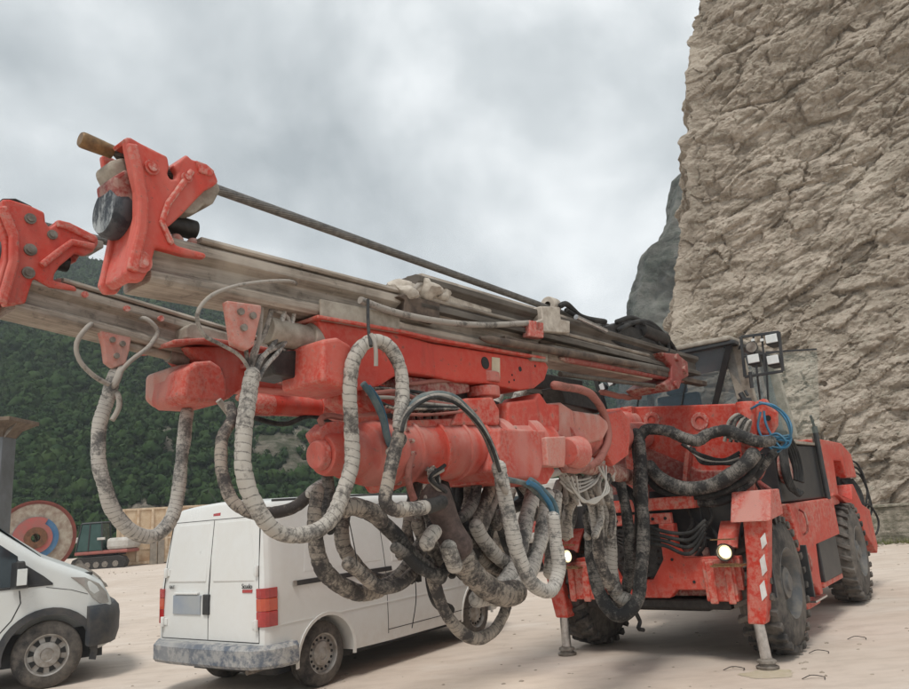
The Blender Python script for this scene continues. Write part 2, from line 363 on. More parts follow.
def rock_mat(name,a,b_,c_,sc,strata=(1,1,2.5)):
    m,nt,b=mat(name)
    n=noise_n(nt,.12*sc,8,.6,sc=(1,1,1.2)); n2=noise_n(nt,.8*sc,9,.68,sc=strata); n3=noise_n(nt,4.5*sc,9,.82); n6=noise_n(nt,2.2*sc,10,.8,sc=strata)
    c=mixc(nt,ramp(nt,n.outputs[0],[(.36,0),(.64,1)]),a,b_)
    c=mixc(nt,ramp(nt,n2.outputs[0],[(.42,1),(.56,0)]),c,c_)
    c=mixc(nt,ramp(nt,n3.outputs[0],[(.54,0),(.66,.6)]),c,tuple(min(.62,v*1.3) for v in b_))
    c=mixc(nt,ramp(nt,n6.outputs[0],[(.38,.75),(.47,0)]),c,tuple(v*.62 for v in c_))
    n7=noise_n(nt,.55*sc,8,.62,sc=(1,1,.16)); n8=noise_n(nt,.22*sc,6,.6,dist=.6)
    c=mixc(nt,ramp(nt,n7.outputs[0],[(.53,0),(.68,.5)]),c,tuple(v*.75 for v in c_))
    c=mixc(nt,ramp(nt,n8.outputs[0],[(.52,0),(.66,.55)]),c,tuple(min(.6,v*1.12) for v in b_))
    nt.links.new(c,b.inputs['Base Color']); b.inputs['Roughness'].default_value=.95; b.inputs['Specular IOR Level'].default_value=.15
    tc=nd(nt,'ShaderNodeTexCoord'); wn_=noise_n(nt,.7*sc,5,.6); mv=nd(nt,'ShaderNodeVectorMath',operation='ADD'); sv=nd(nt,'ShaderNodeVectorMath',operation='SCALE'); sv.inputs['Scale'].default_value=1.6/sc
    nt.links.new(wn_.outputs['Color'],sv.inputs[0]); nt.links.new(tc.outputs['Object'],mv.inputs[0]); nt.links.new(sv.outputs[0],mv.inputs[1])
    vo_=nd(nt,'ShaderNodeTexVoronoi',feature='DISTANCE_TO_EDGE'); vo_.inputs['Scale'].default_value=1.1*sc; mp2=nd(nt,'ShaderNodeMapping'); mp2.inputs['Scale'].default_value=(.8,.8,1.6); mp2.inputs['Rotation'].default_value=(0,.35,0)
    nt.links.new(mv.outputs[0],mp2.inputs[0]); nt.links.new(mp2.outputs[0],vo_.inputs['Vector'])
    vo2=nd(nt,'ShaderNodeTexVoronoi',feature='DISTANCE_TO_EDGE'); vo2.inputs['Scale'].default_value=3.6*sc; nt.links.new(mp2.outputs[0],vo2.inputs['Vector'])
    k1=ramp(nt,vo_.outputs['Distance'],[(0,0),(.05,1)]); k2=ramp(nt,vo2.outputs['Distance'],[(0,0),(.09,1)])
    h=mth(nt,'ADD',mth(nt,'ADD',n2.outputs[0],mth(nt,'MULTIPLY',n3.outputs[0],1.0)),mth(nt,'ADD',mth(nt,'MULTIPLY',k1,.22),mth(nt,'MULTIPLY',k2,.10))); bump(nt,b,h,.62,.24/sc); return m
m_rock=rock_mat('pale_limestone',(.40,.34,.275),(.55,.475,.395),(.31,.26,.205),1.)
m_rockg=rock_mat('grey_limestone',(.16,.165,.15),(.22,.215,.19),(.085,.095,.075),.35)
def edge_x(Y,tbl,z):
    # silhouette point at height z for a cliff edge
    for (a,b) in zip(tbl,tbl[1:]):
        if a.z<=z<=b.z: return a.lerp(b,(z-a.z)/max(1e-6,b.z-a.z))
    return tbl[0] if z<tbl[0].z else tbl[-1]+(tbl[-1]-tbl[-2])*((z-tbl[-1].z)/(tbl[-1].z-tbl[-2].z))
ET=[P(*q,27) for q in ((655,520),(657,400),(661,330),(668,250),(676,190),(684,120),(684,70),(688,30),(694,0),(705,-60))]
def cliff(u,v):
    z=-.5+v**1.05*36
    e=edge_x(27,ET,z)+Vector((.25*noise.noise(Vector((0,0,z*.35)))+.15*noise.noise(Vector((5,0,z*1.4)))+.1*noise.noise(Vector((5,0,z*4.))),0,0))
    s=(u-.16)/.84*27                       # metres along the face, negative = round the corner
    ang=R_(-24)
    if s>=0: p=Vector((e.x,e.y,z))+Vector((math.cos(ang),math.sin(ang),0))*s
    else:
        t=-s; p=Vector((e.x+.9*t*.35,e.y+t*1.0,z))
    tt_=max(0,min(1,(s+1.2)/3.2)); tt_=tt_*tt_*(3-2*tt_); r=1
    nrm=Vector((-.95,.1,0)).lerp(Vector((-.38,-.92,0)),tt_).normalized()
    q=Vector((p.x,p.y,p.z))
    q=q+Vector((0,0,0)); d=noise.noise(q*.10)*.75
    # beds dipping to the left, broken by joints
    bed=z-.33*s+noise.noise(q*.16)*2.2
    bb_=bed*.42+.35*noise.noise(q*.45); fr_=bb_-math.floor(bb_); d+=(.36*fr_ if fr_<.8 else .36*.8*(1-fr_)/.2)*(.4+.6*noise.cell(Vector((math.floor(bb_)*3.3,0,0))))+noise.noise(Vector((bed*.55,s*.05,2)))*.35
    rd=0;a=1;f=.22
    for k in range(5):
        rd+=a*(1-abs(noise.noise(Vector((q.x*f,q.y*f,(z-.33*s)*f*1.7+k*7)))*2)); a*=.55;f*=2.1
    d+=(rd-1.1)*.13
    g3=Vector((s*.9,z*.9-.28*s,0))+Vector((noise.noise(q*.5),noise.noise(q*.5+Vector((9,9,9))),0))*.3
    dv,pv=noise.voronoi(Vector((g3.x*.42,g3.y*.75,0)),distance_metric='DISTANCE'); d+=(noise.cell(pv[0]*7.3)-.5)*.22+min(.35,(dv[1]-dv[0]))*.55-.2
    dv,pv=noise.voronoi(Vector((g3.x*1.5,g3.y*2.3,4)),distance_metric='DISTANCE'); d+=(noise.cell(pv[0]*5.1)-.5)*.17+min(.3,(dv[1]-dv[0]))*.26-.08
    d=d*.8+noise.noise(q*1.3)*.10+noise.noise(q*2.9)*.08+noise.noise(q*6.3)*.06+noise.noise(q*13)*.04
    lean=(z/44)*.8
    if abs(s+.2)<2: d*=.5+.5*min(1,abs(s+.2)/2)
    k=.35+.65*r
    return tuple(p+nrm*(d*k-.3)+Vector((0,lean,0)))
o=grid_mesh('cliff',620,640,cliff,m_rock,False); structure(o)
GT=[P(*q,120) for q in ((628,420),(633,330),(636,292),(646,268),(650,246),(664,238),(672,222),(676,196),(682,170),(700,150),(720,120))]
def farcliff(u,v):
    z=-3+v*78; e=edge_x(120,GT,z); s=(u-.1)/.9*50
    p=Vector((e.x+max(s,0),e.y+abs(s)*(.15 if s>0 else 1.2),z)); q=p*.07
    d=0;a=1;f=1
    for k in range(5): d+=a*noise.noise(q*f+Vector((k,0,0))); a*=.6; f*=2.2
    return tuple(p+Vector((-.5,-.8,0)).normalized()*d*3.2*(.5 if abs(s)<3 else 1))
o=grid_mesh('cliff',110,220,farcliff,m_rockg); o.name='far_cliff'; structure(o)

# ---- wooded hillside
SK=[(-300,300),(-120,262),(0,250),(40,255),(75,262),(105,266),(150,280),(200,300),(230,310),(300,335),(380,352),(450,362),(560,372),(700,385)]
def skyy(px):
    for (a,b),(c,d) in zip(SK,SK[1:]):
        if a<=px<=c: return b+(d-b)*(px-a)/(c-a)
    return SK[0][1] if px<SK[0][0] else SK[-1][1]
HB,HT=75.,270.
def hill_pt(u,t):
    px=-300+1000*u; top=P(px,skyy(px),HT); x0=G(px,545,0); base=P(px,560,HB); base.z=-1
    p=base.lerp(top,t); 
    p.z=base.z+(top.z-base.z)*(t**.85)
    return p
def hill_rock(px,py): 
    r=0
    for (cx,cy,rx,ry) in ((166,442,18,14),(150,512,24,14),(182,500,8,14),(296,452,34,30),(262,440,16,18)):
        dx,dy=(px-cx)/rx,(py-cy)/ry; r=max(r,1.2-(dx*dx+dy*dy)+.7*noise.noise(Vector((px*.06,py*.05,1)))+.5*noise.noise(Vector((px*.2,py*.15,1))))
    return r
def toppx(p):
    v=p-CO; d=v.dot(fwd); return CX+F*v.dot(RT)/d, CY-F*v.dot(UP)/d
def hfn(u,t):
    p=hill_pt(u,t); a=toppx(p); k=max(0,min(1,hill_rock(*a)*1.4))
    q=p*.035
    d=noise.noise(q)*9+noise.noise(q*2.3)*4
    fade=min(1,t*4)*min(1,(1-t)*6+.15)
    p=p+Vector((0,-1,.4))*d*fade
    if k>0: p=p+Vector((0,-1,.1))*k*(2.5+3*noise.noise(p*.16)+1.5*noise.noise(p*.5))
    return tuple(p)
m_hrock=rock_mat('hillside_rock',(.15,.135,.10),(.24,.21,.17),(.07,.075,.045),.25)
o=grid_mesh('hill',330,170,hfn,m_hrock); structure(o)
ra=o.data.attributes.new('rock','FLOAT','POINT'); ra.data.foreach_set('value',[max(0.,min(1.,hill_rock(*toppx(v.co))*1.8)) for v in o.data.vertices])
_nt=m_hrock.node_tree; _b=_nt.nodes['Principled BSDF']; _src=_b.inputs['Base Color'].links[0].from_socket; _a=nd(_nt,'ShaderNodeAttribute',attribute_name='rock'); _nt.links.new(mixc(_nt,_a.outputs['Fac'],(.030,.042,.018),_src),_b.inputs['Base Color'])
HV=np.array([v.co for v in o.data.vertices]).reshape(170,330,3)
# tree crowns: lumpy volumes with leaf clumps, merged into one wood
def crown(seed):
    rnd=random.Random(seed); bm=bmesh.new(); bmesh.ops.create_icosphere(bm,subdivisions=2,radius=.70)
    off=Vector((seed*3.1,seed*1.7,0))
    for v in bm.verts:
        v.co*=1+.42*noise.noise(v.co*1.5+off)+.25*noise.noise(v.co*4+off); v.co.z*=.85
    vs=[v.co.copy() for v in bm.verts]; fs=[[v.index for v in f.verts] for f in bm.faces]; base=[v.copy() for v in vs]; bm.free()
    tris=[f for f in fs]
    for k in range(60):
        c=rnd.choice(base)*rnd.uniform(.9,1.25)+Vector([rnd.uniform(-.2,.2) for _ in range(3)])
        a=Vector([rnd.gauss(0,1) for _ in range(3)]).normalized(); b=a.orthogonal().normalized(); s=rnd.uniform(.13,.30)
        i=len(vs); vs+=[c+a*s,c+b*s,c-a*s*.6-b*s*.7]; tris.append([i,i+1,i+2])
    return np.array([tuple(v) for v in vs]),np.array(tris)
CR=[crown(i+1) for i in range(6)]
rnd=random.Random(5); AV=[];AF=[];AC=[];off=0;cnt=0
while cnt<27000:
    u=rnd.uniform(.16,.97); t=rnd.random()**1.15
    i=int(u*329); j=int(t*169); p=HV[j,i]; px,py=toppx(Vector(p))
    hr=hill_rock(px,py)
    if hr>.15 and rnd.random()<min(.9,.35+hr): continue
    if not(-60<px<760): continue
    V,T=CR[rnd.randrange(6)]; s=(rnd.uniform(.55,1.45)+(.9 if rnd.random()<.06 else 0))*(.72+.55*t)
    a=rnd.uniform(0,6.28); c_,s_=math.cos(a),math.sin(a)
    V2=V@np.array([[c_,-s_,0],[s_,c_,0],[0,0,rnd.uniform(.85,1.35)]])*s+np.array([p[0]+rnd.uniform(-.6,.6),p[1],p[2]+s*.45])
    AV.append(V2);AF.append(T+off);off+=len(V2); AC.append(np.full(len(T),rnd.random())); cnt+=1
AV=np.concatenate(AV);AF=np.concatenate(AF);AC=np.concatenate(AC)
me=bpy.data.meshes.new('wood'); me.vertices.add(len(AV)); me.vertices.foreach_set('co',AV.ravel().astype('f'))
me.loops.add(len(AF)*3); me.loops.foreach_set('vertex_index',AF.ravel().astype('i')); me.polygons.add(len(AF)); me.polygons.foreach_set('loop_start',np.arange(0,len(AF)*3,3,dtype='i'))
at=me.attributes.new('tint','FLOAT','FACE'); at.data.foreach_set('value',AC.astype('f')); me.update(); me.validate()
def leafmat():
    m,nt,b=mat('hillside_foliage'); at=nd(nt,'ShaderNodeAttribute',attribute_name='tint'); n=noise_n(nt,.02,4,.5); n2=noise_n(nt,.9,4,.6)
    f=mth(nt,'ADD',mth(nt,'MULTIPLY',at.outputs['Fac'],.6),mth(nt,'MULTIPLY',n.outputs[0],.5))
    c=ramp(nt,f,[(.15,(.013,.030,.011)),(.5,(.020,.044,.012)),(.78,(.030,.056,.015)),(.95,(.036,.050,.02))])
    c=mixc(nt,ramp(nt,n2.outputs[0],[(.4,0),(.7,.5)]),c,(.045,.068,.022))
    nt.links.new(c,b.inputs['Base Color']); b.inputs['Roughness'].default_value=.8; b.inputs['Specular IOR Level'].default_value=.1; return m
me.materials.append(leafmat()); o=bpy.data.objects.new('woodland',me); COL.objects.link(o); o['kind']='stuff'
# ================================================================== DRILLING RIG
rig=root('drilling_rig','large red two boom tunnel drilling rig with drooping dusty hoses','drilling rig',RO,rz=AX)
def prN(name,pts,n,t,m,par,bev=.008,mb=None):
    q=[B(a,b,n) for a,b in pts]; k=mb or MB(); k.prism(q,-N*t)
    return k.build(name,m,par,bev) if mb is None else k
def prX(name,pts,x,t,m,par,bev=.008,mb=None):
    q=[C(a,b,x) for a,b in pts]; k=mb or MB(); k.prism(q,U*t)
    return k.build(name,m,par,bev) if mb is None else k
def bolts(mb,c,ax,r,k,s=.012,ln=.014,ph=0):
    ax=Vector(ax).normalized(); a=ax.orthogonal().normalized(); b=ax.cross(a)
    for i in range(k):
        th=6.2832*i/k+ph; q=Vector(c)+(a*math.cos(th)+b*math.sin(th))*r; mb.cyl(q-ax*.002,q+ax*ln,s,n=6,smooth=False)
# ---- chassis, front frame ------------------------------------------------
WR=.69
def rig_wheel(x,n0,side):
    # side +1: outer face towards +n
    w_=MB(); c=W(x,n0,WR); ax=N*side; hw=.20; p=c-ax*hw; q=c+ax*hw
    prof=[(0,.34),(0.0,.40),(.01,.52),(.03,.60),(.075,.645),(.2,.655),(.325,.645),(.37,.60),(.39,.52),(.40,.40),(.40,.34)]
    w_.lathe(p,q,prof,64)
    a=Z; b=ax.cross(a)
    for k in range(26):
        for sg in (-1,1):
            th=6.2832*(k+(.5 if sg>0 else 0))/26
            def pt(t,w,r): 
                th2=th+t; return c+(a*math.cos(th2)+b*math.sin(th2))*r+ax*w
            w0,w1=sg*.012,sg*.196; sl=.10
            ps=[pt(-.045,w0,.64),pt(.045,w0,.64),pt(.06+sl,w1,.60),pt(-.055+sl,w1,.60),pt(-.035,w0,.692),pt(.035,w0,.692),pt(.045+sl,w1,.668),pt(-.04+sl,w1,.668)]
            w_.hexa(ps)
    e=root_part('wheel')
    w_.build('tyre',m_tyre,e,.006,1)
    r=MB(); r.lathe(p+ax*.02,q,[(0,.345),(.02,.36),(.04,.32),(.12,.30),(.30,.30),(.35,.335),(.37,.355),(.385,.345),(.36,.31),(.29,.285),(.255,.27),(.25,.17),(.30,.155),(.34,.15),(.35,.09),(.37,.08),(.37,0)],48)
    bolts(r,c+ax*.075,ax,.215,12,.016,.03)
    r.build('rim',m_rimr,e,.0)
    return e
def root_part(name,par=None):
    o=bpy.data.objects.new(name,None); COL.objects.link(o); o.empty_display_size=.1; o.parent=par or rig; return o
for x in (0,3.72):
    for s in (-1,1): rig_wheel(x,1.03*s,s)
ch=MB()
ch.rbox(-.55,1.9,-.62,.62,.62,1.1); ch.rbox(1.9,5.0,-.7,.7,.7,1.25)
ch.rbox(-.2,.2,-.85,.85,.55,.82); ch.rbox(3.5,3.9,-.85,.85,.55,.82)
ch.build('chassis',m_reddark,rig,.015)
# axle underside & engine block seen from the front
ax_=MB(); ax_.cyl(W(0,-.85,WR),W(0,.85,WR),.13); ax_.lathe(W(-.3,0,WR-.02),W(.3,0,WR-.02),[(0,.02),(0,.14),(.1,.24),(.4,.26),(.55,.16),(.6,.02)],24)
ax_.build('front_axle',m_dark,rig)
# front bumper structure (x=-.8..-.45)
fb=MB()
fb.prism([W(-.72,n,z) for n,z in ((-.95,1.02),(-.95,.72),(-.30,.70),(-.22,.62),(.22,.62),(.30,.70),(.98,.70),(.98,1.02),(.42,1.02),(.36,1.12),(.36,1.36),(.20,1.36),(.20,1.0),(.06,.80),(-.30,.80),(-.40,1.0),(-.40,1.36),(-.58,1.36),(-.58,1.06))],U*.12)
fb.build('front_frame',m_red,rig,.012)
fb=MB(); fb.rbox(-.74,-.56,-.60,.62,1.50,1.63); fb.build('upper_crossbeam',m_red,rig,.012)
fb=MB(); fb.rbox(-.70,-.64,-.52,.34,1.36,1.47); 
fb.build('drilled_plate',m_red,rig,.006)
fb=MB()
for k in range(6): fb.cyl(W(-.705,-.42+k*.14,1.415),W(-.71,-.42+k*.14,1.415),.017,n=14)
for k,(a,b_) in enumerate(((.30,1.0),(.30,1.2),(-.46,1.2),(.8,.78),(.5,.78))): fb.cyl(W(-.72,a,b_),W(-.728,a,b_),.015,n=12)
fb.build('bolt_hole',m_seam,rig)
fb=MB(); fb.rbox(-.752,-.742,-.50,-.32,1.53,1.60); fb.build('warning_sticker',m_white,rig)
fb=MB(); fb.rbox(-.728,-.722,-.54,-.42,1.20,1.34); fb.build('warning_sticker',m_white,rig)
gr=MB(); gr.rbox(-.655,-.6,-.36,.18,.82,1.33)
for k in range(7):
    for j in range(4): gr.cyl(W(-.66,-.30+j*.14+random.uniform(-.02,.02),.88+k*.068),W(-.675,-.30+j*.14,.88+k*.068),random.uniform(.01,.024),n=10)
for k in range(4): gr.tube([W(-.68,-.35,1.28-k*.03),W(-.74,-.1,1.24-k*.05),W(-.72,.1,1.30-k*.04),W(-.66,.3,1.2)],.013,8)
gr.build('pump_block',m_dark,rig,.004)
dk=MB(); dk.rbox(-.5,-.1,.38,.95,.7,1.75); dk.rbox(-.5,-.1,-.95,-.45,.7,1.6); dk.rbox(-.52,-.45,-.6,.6,.62,1.7); dk.build('inner_bulkhead',m_black,rig,.01)  # black colour stands in for the shade behind the front frame
for k,(a,b_) in enumerate(((.45,1.3),(.55,1.1),(.66,1.35),(.5,.9),(.7,1.05),(-.7,1.2),(-.6,1.0))):
    c_=MB(); c_.tube([W(-.55,a,b_+.25),W(-.62,a+.08,b_+.05),W(-.6,a-.05,b_-.12),W(-.54,a+.05,b_-.2)],.02,8); c_.build('hydraulic_hose',h_black,rig)
dk=MB(); dk.rbox(-.62,1.8,-.8,.8,.5,.6); dk.rbox(-.4,.5,-.5,.5,.45,.55); dk.build('belly_plate',m_dark,rig,.02)
# ---- outriggers with front jacks ------------------------------------------
def outrigger(s,nf):
    e=root_part('outrigger'); x=-.70
    def w(dx,dn,z): return W(x+dx,s*dn,z)
    o_=MB()
    # hooded box at the top, sloping forward face
    o_.hexa([w(-.12,.98,1.34),w(.36,.98,1.38),w(.36,1.36,1.38),w(-.12,1.36,1.34),w(.06,.98,1.63),w(.36,.98,1.63),w(.36,1.36,1.63),w(.06,1.36,1.63)])
    o_.build('hood',m_redpink if s>0 else m_red,e,.014)
    o_=MB(); 
    for k in range(3): o_.rbox(x+.02,x+.26,*(sorted((s*1.222,s*1.245))),1.40+k*.06,1.425+k*.06)
    o_.build('vent_rib',m_red,e,.004)
    o_=MB()
    o_.prism([w(-.04,1.08,1.38),w(-.04,1.32,1.38),w(-.05,1.25,.95),w(-.06,1.17,.52),w(-.07,1.14,.40),w(-.07,.98,.40),w(-.06,1.0,.60),w(-.05,1.05,.95)],U*.16)
    o_.build('leg_housing',m_red,e,.016)
    o_=MB(); o_.rbox(x-.07,x+.16,*sorted((s*.62,s*.93)),.60,1.0); o_.rbox(x-.095,x-.06,*sorted((s*.66,s*.74)),.58,.98); o_.rbox(x-.095,x-.06,*sorted((s*.84,s*.91)),.58,.98)
    o_.build('bracket',m_red,e,.012)
    o_=MB(); foot=W(x,s*1.08,0)
    o_.cyl(W(x-.01,s*1.06,.50),foot+Z*.05,.052,n=24); o_.build('jack_rod',m_chrome,e)
    o_=MB(); o_.lathe(foot+Z*.002,foot+Z*.1,[(0,.0),(0,.10),(.02,.105),(.03,.075),(.05,.07),(.055,.09),(.075,.085),(.085,.055),(.1,.052)],28); o_.build('foot_plate',m_rust,e)
    if s>0:
        for z,l in ((1.15,.05),(.93,.075),(.70,.07)):
            e0=1.25+(z-.95)*.17-.012
            o_=MB(); yy=x-.053-(1.38-z)*.012
            o_.prism([W(yy-.004,e0-.05,z-l-.02),W(yy-.004,e0,z-l+.03),W(yy-.004,e0+.0,z+l+.03),W(yy-.004,e0-.05,z+l-.02)],U*.02); o_.build('white_stripe',m_white,e)
    return e
outrigger(1,None); outrigger(-1,None)
# ---- headlights -------------------------------------------------------------
for nn in (.90,-.86):
    e=root_part('headlight'); c=W(-.86,nn,1.07)
    h=MB(); h.lathe(c+U*.12,c-U*.02,[(0,.03),(0,.06),(.05,.07),(.12,.082),(.14,.084),(.14,.072),(.11,.068)],28); h.build('lamp_housing',m_dark,e)
    h=MB(); h.lathe(c+U*.05,c-U*.0,[(0,.045),(.03,.066),(.035,.066),(.002,.04)],28,close=True); h.build('reflector',m_chrome,e); h=MB(); h.lathe(c+U*.02,c-U*.0,[(0,.0),(0,.064),(.008,.06),(.016,.035),(.02,.0)],28); h.build('lamp_lens',m_lit,e); h=MB(); h.lathe(c-U*.002,c-U*.01,[(0,0),(0,.03),(.008,.02),(.009,0)],20); h.build('bulb',m_bulb,e)
    h=MB(); 
    for a,b_ in (((-.12,-.11),(.12,-.11)),((-.12,.12),(.12,.12)),((-.12,-.11),(-.12,.12)),((.12,-.11),(.12,.12))):
        h.beam(c-U*.01+N*a[0]+Z*a[1],c-U*.01+N*b_[0]+Z*b_[1],.012,.012)
    h.rbox(-.90,-.72,nn-.15,nn+.15,.935,.95); h.build('guard_frame',m_brass,e)
    l=bpy.data.lights.new('headlight_beam','SPOT'); l.energy=18; l.spot_size=R_(95); l.spot_blend=.8; l.color=(1,.9,.68); l.shadow_soft_size=.07
    lo=bpy.data.objects.new('headlight_beam',l); COL.objects.link(lo); lo.location=rig.matrix_basis.inverted()@(c-U*.06); lo.rotation_euler=(0,0,0)
    lo.rotation_euler=((rig.matrix_basis.to_3x3().inverted()@(-U-Z*.25)).to_track_quat('-Z','Y')).to_euler(); lo.parent=e
# ---- mudguard arcs and body sides -------------------------------------------
def fender(x,n0,n1,r,a0,a1,m,name='mudguard',th=.03):
    f=MB(); K=14; o_=[];i_=[]
    for k in range(K+1):
        a=R_(a0+(a1-a0)*k/K); o_.append((x+r*math.cos(a),WR+r*math.sin(a))); i_.append((x+(r-th)*math.cos(a),WR+(r-th)*math.sin(a)))
    pts=o_+i_[::-1]; f.prism([W(a,n1,z) for a,z in pts],N*(n0-n1)); return f.build(name,m,rig,.005)
fender(0,.78,.98,.83,20,150,m_red); fender(0,-.80,-1.26,.83,20,150,m_red)
f=MB(); f.rbox(.76,.80,.85,1.24,.45,1.0); f.build('mud_flap',m_black,rig,.006); f=MB(); f.rbox(-.60,-.56,.98,1.24,.62,.95); f.build('mud_flap',m_black,rig,.006)
# body side between the wheels: red skirt, step, black locker
s_=MB(); s_.prism([W(a,1.18,z) for a,z in ((.62,1.46),(.78,.86),(.98,.62),(1.32,.40),(1.42,.40),(1.42,.62),(1.5,.95),(2.85,.98),(2.85,1.46))],-N*.5); s_.build('side_skirt',m_red,rig,.018)
s_=MB(); s_.prism([W(a,1.10,z) for a,z in ((.86,.95),(.80,.42),(.98,.28),(1.55,.28),(1.62,.95))],-N*.34); s_.build('step_well',m_red,rig,.014)
s_=MB(); s_.rbox(.96,1.5,.9,1.2,.36,.385); s_.build('step_tread',m_chrome,rig,.004)
s_=MB(); s_.rbox(1.66,2.62,.74,1.17,.50,.98); s_.build('locker_side',m_black,rig,.014)
s_=MB(); s_.rbox(1.62,2.66,.72,1.16,.44,.50); s_.build('locker_sill',m_red,rig,.01)
s_=MB(); s_.tube([W(.95,1.19,1.38),W(.95,1.24,1.34),W(.95,1.24,1.14),W(.95,1.19,1.10)],.012,8); s_.tube([W(1.0,1.12,.9),W(1.0,1.19,.88),W(1.0,1.19,.7),W(1.0,1.12,.68)],.012,8); s_.build('grab_handle',m_reddark,rig)
# black engine-side panel above it, with pale top plate
s_=MB(); s_.prism([W(a,1.12,z) for a,z in ((.62,1.47),(.62,2.12),(2.70,2.16),(2.78,1.47))],-N*.55); s_.build('black_side_panel',m_black,rig,.02)
s_=MB(); s_.rbox(.58,2.74,.5,1.14,2.165,2.20); s_.build('panel_top',m_tarp,rig,.006)
s_=MB(); s_.beam(W(2.78,1.13,1.50),W(2.72,1.13,2.30),.09,.07,up=N); s_.build('grey_post',m_rust,rig,.008)
s_=MB(); s_.cyl(W(2.60,1.17,1.45),W(2.60,1.17,2.42),.035,n=14); s_.build('exhaust_pipe',m_black,rig)
s_=MB(); s_.cyl(W(2.60,1.17,2.40),W(2.5,1.17,2.56),.018,n=8); s_.cyl(W(2.5,1.17,2.54),W(2.62,1.17,2.50),.012,n=8); s_.build('spigot',m_black,rig)
# rear module
s_=MB(); s_.prism([W(a,1.10,z) for a,z in ((2.95,1.35),(2.95,2.28),(4.55,2.26),(5.15,2.10),(5.25,1.72),(4.45,1.72),(4.30,1.98),(3.75,1.98),(3.62,1.35))],-N*2.0); s_.build('engine_hood',m_red,rig,.02)
s_=MB(); s_.rbox(3.5,4.5,-.8,.93,1.2,2.0); s_.build('engine_bay',m_reddark,rig,.02)
s_=MB(); s_.prism([W(a,1.16,z) for a,z in ((2.9,1.48),(3.35,1.48),(4.25,1.20),(4.75,.86),(5.35,.52),(5.5,.62),(5.42,1.2),(4.9,1.30),(4.5,1.62),(4.35,1.62),(4.2,1.40),(3.1,1.52))],-N*.4); s_.build('rear_wing',m_red,rig,.015)
s_=MB(); s_.prism([W(a,1.0,z) for a,z in ((4.4,1.0),(4.4,1.75),(5.3,1.75),(5.45,.62))],-N*1.9); s_.build('rear_radiator',m_dark,rig,.02)
for k in range(9):
    c_=MB(); x0=4.45+.1*k; c_.tube([W(x0,1.02,1.70),W(x0+.05,1.10,1.5),W(x0-.05,1.12,1.25),W(x0+.08,1.05,1.0)],.022,8); c_.build('hydraulic_hose',h_black,rig)
for k in range(3):
    c_=MB(); c_.tube([W(5.1,.9,2.0-.1*k),W(5.45+.05*k,1.1,1.95-.1*k),W(5.6+.04*k,1.15,1.5-.15*k),W(5.5,1.1,1.25-.1*k)],.017,8); c_.build('hydraulic_hose',h_black,rig)
c_=MB(); c_.tube([W(5.2,1.05,1.3),W(5.6,1.15,1.25),W(5.75,1.2,1.0),W(5.6,1.15,.8),W(5.3,1.05,.85)],.017,8); c_.build('hydraulic_hose',h_black,rig)
# ---- upper front wall carrying the booms --------------------------------------
wx=-.25
q=[(598,410),(628,407),(752,403),(764,398),(770,412),(768,440),(755,452),(752,505),(700,508),(650,508),(612,470)]
wf=MB(); wf.prism([C(a,b_,wx) for a,b_ in q],U*.14); wf.build('boom_wall',m_red,rig,.015)
wf=MB(); wf.prism([C(a,b_,wx-.03) for a,b_ in ((600,500),(612,440),(640,445),(700,470),(745,470),(748,520),(640,524))],U*.3); wf.build('wall_shade_slab',m_reddark,rig,.02)  # darker red slab proud of the wall, standing in for recess shade
for (a,b_) in ((652,420),(700,421)):
    wf=MB(); c0=C(a,b_,wx); wf.lathe(c0-U*.012,c0,[(0,.05),(0,.095),(.012,.095),(.012,.05)],24); wf.build('lifting_eye',m_redpink,rig)
wf=MB()
for a,b_,a2,b2,wd in ((628,407,640,520,.14),(690,440,684,505,.05),(745,410,752,500,.10)):
    p0,p1=C(a,b_,wx-.06),C(a2,b2,wx-.06); wf.beam(p0,p1,.12,wd,up=N)
wf.build('wall_rib',m_red,rig,.01)
wf=MB(); wf.beam(C(644,504,-.72),C(640,440,-.55),.10,.10); wf.build('front_strut',m_red,rig,.01)
# red post at the right corner (760,395)-(765,450)
wf=MB(); p0=C(745,402,-.36); p1=C(749,440,-.36); wf.cyl(p0,p1,.10,.085,n=10,smooth=False); wf.build('corner_post',m_red,rig,.012)
wf=MB(); wf.cyl(p0+Z*.0,p0+Z*.035,.07,n=16); wf.cyl(p0+Z*.02+N*.0,p0+Z*.10-N*.03,.03,n=8); wf.cyl(p0+Z*.06+N*.04,p0+Z*.12+N*.02,.016,n=8); wf.build('cable_gland',m_black,rig)
wf=MB(); wf.prism([C(a,b_,-.30) for a,b_ in ((752,403),(768,402),(776,412),(776,425),(770,435),(753,432))],U*.1); wf.build('corner_lug',m_red,rig,.012)
wf=MB(); c0=C(768,418,-.305); wf.cyl(c0-U*.004,c0,.03,n=16); wf.build('lug_hole',m_seam,rig)
